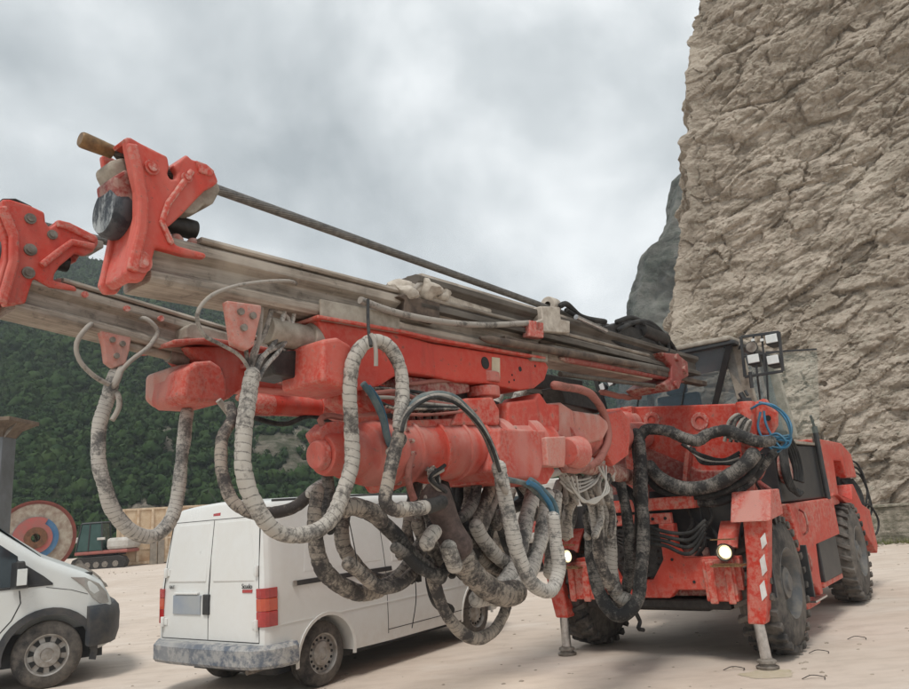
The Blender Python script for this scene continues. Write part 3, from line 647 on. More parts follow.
# ---- cab -----------------------------------------------------------------------
cab=root_part('cab'); X0=.55
def cw(pxs,x=X0): return [C(a,b_,x) for a,b_ in pxs]
TL,TR,BR,BL=loc(C(604,352,X0)),loc(C(728,337,X0)),loc(C(712,409,X0)),loc(C(590,412,X0))
zt=3.44; zb=2.45; nR=.84; nL=-.95
def cp(x,n,z): return W(x,n,z)
rf=MB(); rf.hexa([cp(.42,nL,zt-.06),cp(2.2,nL,zt-.02),cp(2.2,nR+.05,zt-.02),cp(.42,nR+.06,zt-.06),cp(.42,nL,zt+.0),cp(2.2,nL,zt+.05),cp(2.2,nR+.05,zt+.05),cp(.42,nR+.06,zt+.0)])
rf.build('roof',m_tarp,cab,.02)
rf=MB(); rf.hexa([cp(.44,nL,zt-.11),cp(2.2,nL,zt-.11),cp(2.2,nR+.1,zt-.11),cp(.44,nR+.1,zt-.11),cp(.44,nL,zt-.06),cp(2.2,nL,zt-.06),cp(2.2,nR+.1,zt-.06),cp(.44,nR+.1,zt-.06)]); rf.build('roof_lining',m_black,cab,.01)
pl_=MB()
wsB=.62; 
pl_.beam(cp(.50,nR+.03,zt-.08),cp(.80,nR-.48,zb-.05),.05,.07,up=N)
pl_.build('windscreen_pillar',m_black,cab,.008); pl_=MB()
pl_.beam(cp(.50,nL,zt-.08),cp(.80,nL+.02,zb-.05),.05,.07,up=N)
pl_.build('windscreen_pillar',m_black,cab,.008); pl_=MB()
pl_.beam(cp(.66,-.30,zt-.1),cp(.82,-.30,zb-.05),.035,.04,up=N)
pl_.build('windscreen_pillar',m_black,cab,.008)
for xx,ww in ((.66,.10),(2.1,.12)):
    pl_=MB(); pl_.beam(cp(xx,nR+.0,zt-.07),cp(xx+.06,nR+.10,zb-.2),ww,.20,up=N); pl_.build('cab_pillar',m_tarp,cab,.01)
gl=MB(); gl.hexa([cp(.53,nL,zt-.1),cp(.54,nL,zt-.1),cp(.84,nL,zb-.05),cp(.83,nL,zb-.05),cp(.53,nR+.02,zt-.1),cp(.54,nR+.02,zt-.1),cp(.84,nR-.48,zb-.05),cp(.83,nR-.48,zb-.05)]); gl.build('windscreen',g_cab,cab)
gl=MB(); gl.prism([cp(.56,nR+.02,zt-.12),cp(.66,nR+.02,zt-.12),cp(.70,nR+.06,zb-.05),cp(.80,nR-.44,zb-.05)],U*.006); gl.build('quarter_window',g_cab,cab)
gl=MB(); gl.prism([cp(.82,nR+.02,zt-.12),cp(2.0,nR+.02,zt-.12),cp(2.02,nR+.08,zb-.1),cp(.86,nR+.08,zb-.1)],-N*.006); gl.build('side_window',g_cab,cab)
gl=MB(); gl.prism([cp(2.15,nL+.1,zt-.12),cp(2.15,nR,zt-.12),cp(2.15,nR,2.4),cp(2.15,nL+.1,2.4)],U*.006); gl.build('rear_window',g_cab,cab)
bk=MB(); bk.rbox(.85,2.2,nL,nR+.1,1.5,zb-.08); bk.build('cab_body',m_black,cab,.02)
bk=MB(); bk.rbox(2.12,2.2,nL,nL+.08,2.3,zt-.1); bk.rbox(2.12,2.2,nR,nR+.1,2.3,zt-.1); bk.build('cab_pillar',m_black,cab,.01)
st=MB(); st.rbox(1.5,1.62,-.55,.05,2.3,3.0); st.rbox(1.15,1.6,-.55,.05,2.3,2.45); st.rbox(1.5,1.58,-.4,-.1,3.0,3.2); st.build('driver_seat',simple('blue_grey_seat_cloth',(.06,.10,.15),None,.8),cab,.05,3)
wp=MB(); wp.beam(cp(.80,-.05,2.45),cp(.64,.22,3.0),.015,.015); wp.beam(cp(.80,-.65,2.45),cp(.64,-.4,3.0),.015,.015); wp.build('wiper',m_black,cab)
lv=MB(); 
for a,b_ in ((.95,-.3),(1.0,-.1),(1.0,-.45)): lv.cyl(cp(a,b_,2.35),cp(a-.04,b_+.03,2.66),.014,n=8); lv.cyl(cp(a-.04,b_+.03,2.64),cp(a-.045,b_+.034,2.70),.028,n=10)
lv.build('control_lever',m_black,cab)
# glass door swung open behind the cab
dr=MB(); DX=1.55; q=[C(a,b_,DX) for a,b_ in ((766,353),(817,350),(820,432),(770,440))]; dr.prism(q,U*.012); dr.build('open_door_glass',g_clear,cab)
dr=MB(); dr.beam(q[0]+Z*.01,q[1]+Z*.01,.02,.02); dr.beam(q[0],q[3],.02,.03,up=U); dr.build('open_door_frame',m_black,cab)
# ---- lamp rack ---------------------------------------------------------------
lr=root_part('work_lamp_rack'); LX=.30
c=[C(a,b_,LX) for a,b_ in ((741,337),(779,332),(783,371),(745,377))]
fr=MB()
for i in range(4): fr.beam(c[i],c[(i+1)%4],.03,.03,up=U)
for t in (.33,): fr.beam(c[0].lerp(c[1],t),c[3].lerp(c[2],t),.02,.02,up=U)
fr.beam(c[0].lerp(c[3],.5),c[1].lerp(c[2],.5),.02,.02,up=U); fr.beam(c[0].lerp(c[1],.55),c[3].lerp(c[2],.55),.02,.02,up=U)
fr.beam(c[0].lerp(c[3],.2),cp(.6,nR+.1,zt-.15),.03,.03,up=U); fr.beam(c[0].lerp(c[3],.8),cp(.66,nR+.1,zt-.45),.03,.03,up=U)
fr.build('rack_frame',m_black,lr,.003)
fr=MB(); fr.cyl(C(750,372,LX),C(752,388,LX),.022,n=8); fr.cyl(C(757,372,LX+.05),C(765,440,LX+.3),.012,n=8); fr.build('rack_stay',m_black,lr)
for (a,b_,lit) in ((751.5,347,0),(771.5,339,1),(753.5,359,1),(773,360,1)):
    p=C(a,b_,LX-.03); e=root_part('work_lamp',lr); h=MB()
    if lit: h.hexa([p+U*.0+N*s*.07+Z*t_ for s,t_ in ((-1,-.06),(1,-.06))]+[p+U*.16+N*s*.045-Z*.08 for s in (1,-1)]+[p+N*s*.07+Z*.06 for s in (-1,1)]+[p+U*.16+N*s*.045+Z*.01 for s in (1,-1)])
    else: h.cyl(p+U*.09,p,.05,.068,n=20)
    o_=h.build('lamp_housing',m_black,lr,.012 if lit else 0)
    h=MB()
    if lit: h.box(p-U*.006+Z*.004,N*.062,Z*.048,U*.006)
    else: h.cyl(p-U*.004,p-U*.001,.06,n=20)
    h.build('lamp_lens',m_lens if lit else m_rust,lr,.012 if lit else 0)
    bpy.data.objects.remove(e)
fr=MB()
for a,b_ in ((753,340),(762,340)):
    p=C(a,b_,LX-.03); fr.box(p,N*.018,Z*.014,U*.01)
fr.build('marker_lamp',m_lens,lr)
# second lamp pair left of the cab seen under the feeds
lp=root_part('work_lamp_pair')
for (a,b_) in ((602,387),(610,382)):
    p=C(a,b_,-.1); h=MB(); h.cyl(p+U*.10,p,.035,.05,n=14); h.build('lamp_housing',m_black,lp)
    h=MB(); h.box(p-U*.005,(N*.028+Z*.01),(Z*.042-N*.01),U*.004); h.build('lamp_lens',m_lens,lp,.01)
m_pale=simple('pale_dust_caked_steel',(.55,.50,.43),(.34,.29,.24),.85,0,14,.7)
# ---- drill feeds ------------------------------------------------------------------
def line_n(n,p0,p1):   # two pixels on plane n -> function x -> z, extended
    a,b=loc(B(*p0,n)),loc(B(*p1,n)); k=(b[2]-a[2])/(b[0]-a[0]); return lambda x:a[2]+k*(x-a[0])
def xat(px,py,n): return loc(B(px,py,n))[0]
class Bar:             # profile bar following a line in plane n
    pass
def sect(name,m,par,n,f,x0,x1,prof,bev=.004):
    # prof: closed outline of (dn,dz) swept along the feed
    mb=MB(); k=len(prof); a=[W(x0,n+dn,f(x0)+dz) for dn,dz in prof]; b=[W(x1,n+dn,f(x1)+dz) for dn,dz in prof]
    per=[0]
    for i in range(k): 
        q=prof[(i+1)%k]; per.append(per[-1]+math.hypot(q[0]-prof[i][0],q[1]-prof[i][1]))
    L=x1-x0
    mb.add(a+b,[(i,(i+1)%k,k+(i+1)%k,k+i) for i in range(k)],False,[[(0,per[i]),(0,per[i+1]),(L,per[i+1]),(L,per[i])] for i in range(k)])
    mb.add(a,[tuple(range(k-1,-1,-1))]); mb.add(b,[tuple(range(k))])
    return mb.build(name,m,par,bev)
BEAM=[(.02,0),(.11,.0),(.125,.02),(.125,.05),(.075,.085),(.075,.15),(.125,.18),(.125,.225),(.10,.245),(.02,.245)]
BEAM=BEAM+[(-a,b) for a,b in BEAM[::-1]]
def head(e,n,near,far,web,drum,rod_tip):
    pass
def drill_feed(n,bot,xs,xe,far=False):
    e=root_part('drill_feed'); f=line_n(n,*bot)
    hh=.245
    sect('feed_beam',m_beam,e,n,f,xs,xe,BEAM)
    # replaceable slide rails along the top edges
    for s in (-1,1):
        g=lambda x:f(x)+hh+.002
        sect('slide_rail',m_beam,e,n+s*.085,g,xs+.25,xe,[(-.03,0),(.035,0),(.045,.012),(.035,.03),(-.03,.03)],.003)
    return e,f
NF=.4
f1,fn=drill_feed(NF,((134,288),(318,322)),xat(137,272,NF),-1.1)
NG=-1.0
f2,ff=drill_feed(NG,((2,314),(180,358)),xat(8,290,NG),-.2)
def pz(px,py,n): return B(px,py,n)
# head bracket of the near feed
hb=root_part('feed_head',f1)
def mk_head(e,n,out1,web,drum,dr,saddle,par,holes):
    o_=MB(); o_.prism([B(a,b_,n+.13) for a,b_ in out1],-N*.045); o_.build('side_plate',m_redhead,par,.012,3)
    # same outline on the far side, shifted in depth
    o_=MB(); o_.prism([B(a,b_,n+.13)-N*.24 for a,b_ in out1],-N*.04); o_.build('side_plate',m_redhead,par,.012)
    o_=MB()
    ws=[B(a,b_,n+.13) for a,b_ in web]
    for a,b_ in zip(ws,ws[1:]): 
        o_.hexa([a,b_,b_-N*.25,a-N*.25,a+U*.05,b_+U*.05,b_-N*.25+U*.05,a-N*.25+U*.05])
    o_.build('front_web',m_redhead,par,.01)
    return
out=[(126,137),(131,137),(150,148),(168,156),(170,167),(168,174),(171,179),(177,179),(178,172),(173,165),(180,160),(187,154),(192,159),(204,163),(215,171),(219,182),(214,186),(206,190),(196,200),(183,214),(172,224),(167,228),(169,235),(177,245),(206,253),(207,258),(186,255),(156,247),(151,268),(143,281),(131,281),(125,272),(128,260),(132,240),(137,215),(137,190),(132,170),(128,150)]
o_=MB(); o_.prism([B(a,b_,NF+.15) for a,b_ in out],-N*.05); o_.build('head_side_plate',m_redhead,f1,.014,3)
o_=MB(); o_.prism([B(a,b_,NF+.15)-N*.22 for a,b_ in out],-N*.04); o_.build('head_side_plate',m_redhead,f1,.01)
def strip(name,pts,n0,n1,m,par,th=.03,bev=.01):
    o_=MB(); q=[B(a,b_,n0) for a,b_ in pts]; k=len(q); t=[]
    for i in range(k):
        d=(q[min(i+1,k-1)]-q[max(i-1,0)]).normalized(); t.append(N.cross(d).normalized()*th)
    vs=[];
    for i in range(k): vs+=[q[i],q[i]+N*(n1-n0),q[i]+N*(n1-n0)+t[i],q[i]+t[i]]
    fs=[]
    for i in range(k-1):
        for j in range(4): fs.append((i*4+j,i*4+(j+1)%4,(i+1)*4+(j+1)%4,(i+1)*4+j))
    fs+= [(3,2,1,0),tuple(4*(k-1)+j for j in range(4))]
    o_.add(vs,fs); return o_.build(name,m,par,bev)
strip('head_front_web',[(137,190),(138,215),(134,240),(128,262),(126,274),(134,281)],NF+.12,NF-.08,m_redhead,f1,.05)
strip('head_top_lip',[(124,139),(128,137),(150,148),(166,156)],NF+.14,NF+.02,m_redhead,f1,-.02)
strip('head_throat',[(186,154),(192,159),(204,163),(215,171)],NF+.12,NF-.14,m_redhead,f1,-.04)
# raised stiffening flange and bolts on the plate
strip('head_flange',[(128,142),(134,170),(139,200),(138,225),(132,250),(128,268)],NF+.175,NF+.145,m_redhead,f1,.05,.012)
strip('head_flange',[(176,243),(166,222),(172,205),(186,186),(196,172)],NF+.165,NF+.145,m_redhead,f1,.03,.010)
for (a,b_,r) in ((151,168,.022),(140,262,.032),(186,178,.016)):
    o_=MB(); c0=B(a,b_,NF+.15); o_.lathe(c0,c0+N*.02,[(0,r*1.6),(.012,r*1.6),(.012,r),(.02,r),(.02,0)],18); o_.build('pivot_pin',m_redpink,f1)
o_=MB(); o_.prism([B(a,b_,NF+.162) for a,b_ in ((196,160),(207,164),(215,171),(212,176),(200,172))],-N*.02); o_.build('head_cover',m_redhead,f1,.006)
# pale saddle block (rod guide) behind the head
o_=MB(); o_.prism([B(a,b_,NF+.10) for a,b_ in ((203,178),(218,182),(221,190),(214,203),(209,206),(205,204),(196,213),(188,213),(180,210),(190,196),(196,188))],-N*.2); o_.build('rod_guide',m_tarp,f1,.014,3)
o_=MB(); o_.prism([B(a,b_,NF+.05) for a,b_ in ((172,214),(182,212),(170,225),(166,222))],-N*.14); o_.build('guide_link',m_dark,f1,.006)
o_=MB(); o_.prism([B(a,b_,NF+.06) for a,b_ in ((110,160),(126,156),(130,172),(128,190),(116,176),(112,168))],-N*.16); o_.build('front_guide',m_tarp,f1,.02,3)
o_=MB(); o_.prism([B(a,b_,NF+.08) for a,b_ in ((114,176),(128,168),(138,190),(136,215),(118,200))],-N*.18); o_.build('guide_seat',m_reddark,f1,.015)
# drum
def drum(px,py,n,r,L,par):
    c=B(px,py,n); o_=MB(); o_.lathe(c,c+U*L,[(0.004,0),(.0,r*.82),(.02,r*.93),(.06,r*.97),(.09,r*.90),(.10,r*.97),(L-.02,r*1.0),(L,r*.9),(L,0)],44); o_.build('rubber_stinger',m_stg,par)
def stg():
    m,nt,b=mat('scuffed_stinger_rubber'); n=noise_n(nt,9,6,.65,sc=(1,1,.25),dist=.8); n2=noise_n(nt,30,4,.7)
    f=ramp(nt,mth(nt,'ADD',mth(nt,'MULTIPLY',n.outputs[0],.75),mth(nt,'MULTIPLY',n2.outputs[0],.25)),[(.47,0),(.56,1)])
    g=nd(nt,'ShaderNodeNewGeometry'); 
    tc=nd(nt,'ShaderNodeTexCoord'); sp=nd(nt,'ShaderNodeSeparateXYZ'); nt.links.new(tc.outputs['Normal'],sp.inputs[0])
    f=mth(nt,'MULTIPLY',f,ramp(nt,mth(nt,'MULTIPLY',sp.outputs[0],-1.),[(.5,.12),(.85,.9)]))
    nt.links.new(mixc(nt,f,(.018,.024,.032),(.36,.38,.38)),b.inputs['Base Color']); b.inputs['Roughness'].default_value=.55; bump(nt,b,n.outputs[0],.4,.006); return m
m_stg=stg()
drum(103,211,NF-.03,.125,.24,f1)
o_=MB(); c0=B(136,214,NF-.02); o_.cyl(c0-U*.03,c0+U*.30,.05,n=20); o_.build('stinger_shaft',m_dark,f1)
# drill rod (one long bar with couplings)
rz0=B(112,152,NF); rz1=B(604,328,NF)
rd=(rz1-rz0).normalized()
def rodpart(name,p,q,r,m,par):
    o_=MB(); k=max(2,int((q-p).length/.04)); d=(q-p); o_.tube([p,q],r,18,step=.03); return o_.build(name,m,par)
tip=B(80,139,NF)
rodpart('drill_rod',rz0+rd*.0,rz1,.0265,m_rod,f1)
o_=MB(); L=(rz0-tip).length; dd=(rz0-tip).normalized()
o_.lathe(tip-dd*0,rz0,[(0,0),(0,.031),(.008,.036),(.02,.037),(.10,.034)]+[(.11+k*.013,.033+(.003 if k%2 else 0)) for k in range(int((L-.13)/.013))]+[(L,.032),(L,0)],24)
o_.build('threaded_coupling',m_brass,f1)
# mid-rod centraliser
o_=MB(); c0=B(551,318,NF)
o_.lathe(B(551,306,NF)-U*.06,B(551,306,NF)+U*.06,[(0,.03),(0,.075),(.12,.075),(.12,.03)],28)
o_.prism([B(a,b_,NF+.20) for a,b_ in ((541,306),(560,307),(561,319),(570,321),(570,333),(536,331),(536,321),(543,319))],-N*.34)
o_.build('rod_centraliser',m_pale,f1,.008)
o_=MB(); o_.prism([B(a,b_,NF+.10) for a,b_ in ((541,330),(566,332),(566,344),(541,343))],-N*.2); o_.build('centraliser_carriage',m_darkbrown,f1,.008)
# upper beam / cradle
def upl(p0,p1): return line_n(NF+.0,p0,p1)
fu=upl((398,312),(690,378)); x0=xat(402,300,NF); x1=xat(684,350,NF)
UB=[(.05,0),(.16,0),(.16,.04),(.11,.07),(.11,.15),(.16,.18),(.16,.22),(.13,.235),(.05,.235)]; UB=UB+[(-a,b_) for a,b_ in UB[::-1]]
sect('cradle_beam',m_beamd,f1,NF,fu,x0,x1,UB,.005)
sect('cradle_rail',m_darkbrown,f1,NF+.13,lambda x:fu(x)-.12,x0+.9,x1+.1,[(-.05,0),(.05,0),(.05,.05),(-.05,.05)],.004)
sect('cradle_rail',m_beam,f1,NF+.02,lambda x:fu(x)+.235,x0+.1,x1-.9,[(-.09,0),(.10,0),(.08,.035),(-.06,.05)],.006)
# wedge shaped cover and dusty lumps at its front end
o_=MB(); o_.prism([B(a,b_,NF+.12) for a,b_ in ((410,289),(432,284),(445,290),(455,297),(492,309),(492,316),(444,303),(415,299))],-N*.2); o_.build('front_cover',m_pale,f1,.012,3)
o_=MB(); o_.prism([B(a,b_,NF+.16) for a,b_ in ((398,296),(404,294),(440,303),(440,322),(404,312),(405,300))],-N*.3); o_.build('cradle_end',m_darkbrown,f1,.006)
o_=MB(); o_.tube([B(412,292,NF+.14),B(420,284,NF+.14),B(434,286,NF+.12),B(440,296,NF+.14)],.016,8); o_.build('cover_hose',h_thin,f1)
for k in range(5):
    rr=random.Random(k); px_=404+k*9; c0=B(px_,291-(2 if k in (1,2,3) else 0)+k*.6,NF+.1); bm=bmesh.new(); bmesh.ops.create_icosphere(bm,subdivisions=3,radius=.045+.03*rr.random())
    o_=MB(); o_.add([c0+Vector((v.co.x*1.4,v.co.y*1.2,v.co.z))*(1+.6*noise.noise(v.co*18+Vector((k,0,0)))) for v in bm.verts],[[v.index for v in f.verts] for f in bm.faces],True); bm.free(); o_.build('mud_lump',m_pale,f1)
# side bars under the cradle, two hydraulic feed cylinders
for (p0,p1,r,m,dn) in (((545,348),(676,372),.035,m_beamd,.16),((560,358),(684,381),.032,m_reddark,.14),((560,374),(672,388),.022,m_beamd,.1),((480,338),(640,366),.03,m_darkbrown,.19)):
    o_=MB(); o_.tube([B(*p0,NF+dn),B(*p1,NF+dn)],r,14,step=.1); o_.build('feed_cylinder',m,f1)
# red end block at the tail
o_=MB(); o_.prism([B(a,b_,NF+.22) for a,b_ in ((662,352),(678,354),(688,362),(689,376),(682,380),(680,388),(670,391),(664,384),(672,378),(672,366))],-N*.44); o_.build('tail_block',m_reddark,f1,.015)
for a,b_ in ((676,358),(684,370),(675,385)):
    o_=MB(); c0=B(a,b_,NF+.22); o_.cyl(c0-N*.1,c0+N*.03,.045,n=14); o_.build('tail_fitting',m_reddark,f1,.004)
# rock drill with its hoses (black lumps)
rdk=MB(); rdk.prism([B(a,b_,NF+.12) for a,b_ in ((606,326),(622,321),(636,327),(650,330),(664,340),(672,352),(668,358),(650,352),(630,350),(612,342))],-N*.26); rdk.build('rock_drill',m_dark,f1,.03,3)
rdk=MB(); rdk.cyl(B(600,329,NF),B(622,336,NF),.07,.085,n=20); rdk.build('drill_front_head',m_dark,f1)
rdk=MB(); rdk.cyl(B(640,330,NF+.1),B(664,340,NF+.1),.08,n=20); rdk.cyl(B(628,322,NF),B(640,328,NF),.06,n=16); rdk.build('rotation_motor',m_dark,f1,.004)
for k,pts in enumerate((((560,306),(566,304),(580,316),(606,322)),((566,310),(590,324),(614,334),(630,338)),((618,330),(636,322),(652,324),(668,340),(676,352)),((628,344),(644,336),(660,336),(674,350)),((616,322),(634,318),(650,330),(662,350)),((640,322),(656,330),(668,346),(664,360)),((604,335),(622,345),(640,344),(655,350)))):
    o_=MB(); o_.tube([B(a,b_,NF+.10+.02*(k%3)) for a,b_ in pts],.026 if k!=1 else .02,10); o_.build('rock_drill_hose',h_black,f1)
o_=MB(); o_.tube([B(576,317,NF+.19),B(606,331,NF+.19)],.022,14); o_.build('chrome_shank',m_chrome,f1)
# dirty line along the side, ending in a red clamp
o_=MB(); o_.tube([B(a,b_,NF+.17) for a,b_ in ((360,300),(390,311),(430,320),(480,325),(530,323))],.022,12); o_.build('feed_hose',h_thin,f1)
o_=MB(); o_.prism([B(a,b_,NF+.20) for a,b_ in ((530,320),(544,322),(544,338),(530,336))],-N*.07); o_.build('hose_clamp',m_redpink,f1,.008)
o_=MB(); o_.prism([B(a,b_,NF+.15) for a,b_ in ((532,350),(548,352),(548,362),(532,360))],-N*.05); o_.build('slide_block',m_tarp,f1,.006)
o_=MB(); o_.prism([B(a,b_,NF+.145) for a,b_ in ((321,299),(400,315),(400,333),(322,320))],-N*.02); o_.build('side_plate',m_tarp,f1,.004)
for a,b_ in ((176,245),(193,249),(204,253)):
    o_=MB(); c0=B(a,b_,NF+.05); o_.lathe(c0,c0+Z*.05,[(0,.03),(.03,.035),(.05,.02),(.05,0)],10); o_.build('stop_nut',m_pink,f1)
# bracket hung under the near feed where hoses gather
o_=MB(); o_.prism([B(a,b_,NF+.14) for a,b_ in ((227,300),(262,305),(262,312),(254,346),(248,350),(234,344),(230,318))],-N*.05); o_.build('hose_bracket',m_pink,f1,.01)
for a,b_ in ((240,312),(252,316),(243,328)):
    o_=MB(); c0=B(a,b_,NF+.14); o_.cyl(c0-N*.01,c0+N*.016,.018,n=12); o_.build('bracket_bolt',m_rust,f1)

# ---- far feed ---------------------------------------------------------------------
out=[(2,199),(10,199),(30,205),(45,212),(46,222),(50,227),(55,224),(58,219),(70,222),(98,236),(99,243),(94,251),(86,255),(76,252),(72,256),(60,266),(55,274),(54,280),(66,283),(76,286),(78,291),(50,287),(34,278),(30,290),(26,303),(4,306),(2,296),(8,280),(12,258),(10,235),(4,215)]
o_=MB(); o_.prism([B(a,b_,NG+.14) for a,b_ in out],-N*.05); o_.build('head_side_plate',m_redhead,f2,.014,3)
o_=MB(); o_.prism([B(a,b_,NG+.14)-N*.24 for a,b_ in out],-N*.04); o_.build('head_side_plate',m_redhead,f2,.01)
strip('head_front_web',[(4,215),(12,240),(12,262),(6,284),(2,300)],NG+.12,NG-.13,m_redhead,f2,-.04)
strip('head_flange',[(8,205),(20,235),(20,262),(12,290),(8,304)],NG+.18,NG+.14,m_redhead,f2,-.05,.012)
strip('head_throat',[(58,219),(70,222),(98,236)],NG+.16,NG-.13,m_redhead,f2,-.05,.012)
strip('head_rib',[(40,262),(58,248),(72,238),(96,243)],NG+.17,NG+.13,m_redhead,f2,-.04,.012)
strip('head_top_lip',[(2,198),(16,198),(33,206)],NG+.12,NG-.12,m_dark,f2,-.02)
for (a,b_,r) in ((30,219,.02),(30,250,.022),(28,273,.022),(52,235,.018)):
    o_=MB(); c0=B(a,b_,NG+.14); o_.lathe(c0,c0+N*.02,[(0,r*1.6),(.012,r*1.6),(.012,r),(.02,r),(.02,0)],18); o_.build('pivot_pin',m_rust,f2)
drum(-8,252,NG-.01,.10,.17,f2)
o_=MB(); c0=B(14,253,NG); o_.cyl(c0-U*.03,c0+U*.3,.05,n=20); o_.build('stinger_shaft',m_dark,f2)
rodpart('drill_rod',B(-10,213,NG),B(560,352,NG),.0265,m_rod,f2)
o_=MB(); o_.prism([B(a,b_,NG+.10) for a,b_ in ((92,238),(104,241),(104,248),(92,248))],-N*.2); o_.build('rod_guide',m_rust,f2,.008)
for a,b_ in ((60,284),(70,287)):
    o_=MB(); c0=B(a,b_,NG+.05); o_.lathe(c0-Z*.02,c0+Z*.03,[(0,.04),(.03,.045),(.05,.02),(.05,0)],10); o_.build('stop_nut',m_redpink,f2)
# hose bracket and hydraulic cylinder under the far feed
o_=MB(); o_.prism([B(a,b_,NG+.12) for a,b_ in ((100,330),(132,336),(130,350),(126,364),(114,368),(106,362),(104,345))],-N*.05); o_.build('hose_bracket',m_pink,f2,.01)
for a,b_ in ((112,340),(122,344),(116,356)):
    o_=MB(); c0=B(a,b_,NG+.12); o_.cyl(c0-N*.01,c0+N*.016,.018,n=12); o_.build('bracket_bolt',m_rust,f2)
o_=MB(); o_.cyl(B(124,345,NG+.06),B(178,358,NG+.06),.03,n=16); o_.build('extension_cylinder',m_tarp,f2)
o_=MB(); o_.cyl(B(168,355,NG+.06),B(186,360,NG+.06),.05,n=16); o_.build('cylinder_gland',m_rust,f2)
for (a,b_) in ((84,309),(126,323),(160,333)):
    o_=MB(); c0=B(a,b_-14,NG+.13); o_.cyl(c0,c0+N*.02,.02,n=10); o_.build('beam_bolt',m_redpink,f2)
o_=MB(); o_.prism([B(a,b_,NG+.2) for a,b_ in ((186,327),(192,323),(228,333),(228,345),(186,338))],-N*.35); o_.build('slide_cover',m_tarp,f2,.01)
# tail of the far feed, seen past the near boom
o_=MB(); o_.prism([B(a,b_,NG+.1) for a,b_ in ((497,372),(560,388),(600,398),(602,410),(560,402),(500,385))],-N*.2); o_.build('cradle_rail',m_darkbrown,f2,.01)
o_=MB(); o_.prism([B(a,b_,NG+.3) for a,b_ in ((470,364),(540,372),(583,380),(583,396),(545,390),(480,380))],-N*.5); o_.build('tail_cradle',m_dark,f2,.02)

# ---- booms ------------------------------------------------------------------------
b1=root_part('boom'); NB=.42
# feed holder: long red channel under the near feed
o_=MB(); o_.prism([B(a,b_,NB+.10) for a,b_ in ((318,320),(400,334),(432,343),(470,349),(545,361),(549,367),(545,380),(535,388),(520,390),(484,383),(455,381),(432,376),(402,372),(380,386),(352,392),(330,386),(330,350))],-N*.30); o_.build('feed_holder',m_red,b1,.014,3)
strip('holder_flange',[(318,318),(400,332),(440,341),(546,359)],NB+.14,NB-.24,m_red,b1,.02,.006)
o_=MB(); c0=B(485,363,NB+.10); o_.cyl(c0,c0+N*.004,.045,n=24); o_.build('holder_hole',m_seam,b1)
for a,b_,r in ((520,369,.02),(512,375,.008),(514,380,.008),(509,382,.008),(535,366,.01)):
    o_=MB(); c0=B(a,b_,NB+.10); o_.cyl(c0,c0+N*.003,r,n=14); o_.build('holder_hole',m_seam,b1)
o_=MB(); o_.prism([B(a,b_,NB+.104) for a,b_ in ((492,357),(500,358),(500,380),(492,379))],-N*.01); o_.build('cream_label',m_cream,b1)
# block at its front end (photo 297-350)
def block(name,pts_side,n,t,m,par,bev=.02): 
    o_=MB(); o_.prism([B(a,b_,n) for a,b_ in pts_side],-N*t); return o_.build(name,m,par,bev,3)
o_=MB(); x_a=xat(300,360,NB+.2)
block('front_block',[(323,339),(338,337),(352,345),(356,362),(352,388),(345,388),(322,381)],NB+.24,.34,m_redhead,b1,.022)
o_=MB(); o_.prism([B(a,b_,NB+.0) for a,b_ in ((297,349),(323,345),(324,380),(300,379),(297,372))],-N*.16); o_.build('front_block_cap',m_redpink,b1,.02,3)
# silver end-cylinder left of it
o_=MB(); o_.cyl(B(266,330,NB),B(318,342,NB),.075,n=24); o_.cyl(B(306,339,NB),B(316,341,NB),.095,n=24); o_.build('extension_cylinder',m_tarp,b1,.004)
o_=MB(); o_.prism([B(a,b_,NB+.02) for a,b_ in ((265,352),(298,350),(298,378),(275,374))],-N*.2); o_.build('dark_bracket',m_dark,b1,.01)
# links between holder and rotation unit
o_=MB()
for z_,r in ((380,.13),(394,.13)):
    c0=B(482,z_,NB); o_.cyl(c0-Z*.03,c0+Z*.045,r,n=28)
o_.cyl(B(482,372,NB),B(482,404,NB),.08,n=20); o_.build('swivel_knuckle',m_redpink,b1,.008)
o_=MB(); o_.prism([B(a,b_,NB+.14) for a,b_ in ((466,398),(493,397),(500,410),(500,425),(452,425),(458,410))],-N*.28); o_.build('knuckle_base',m_red,b1,.015)
o_=MB(); o_.prism([B(a,b_,NB+.05) for a,b_ in ((404,376),(470,384),(470,392),(440,398),(410,396))],-N*.3); o_.build('linkage_plate',m_reddark,b1,.012)
o_=MB(); o_.prism([B(a,b_,NB+.02) for a,b_ in ((352,388),(384,384),(400,392),(396,412),(370,412),(352,400))],-N*.25); o_.build('linkage_plate',m_red,b1,.015)
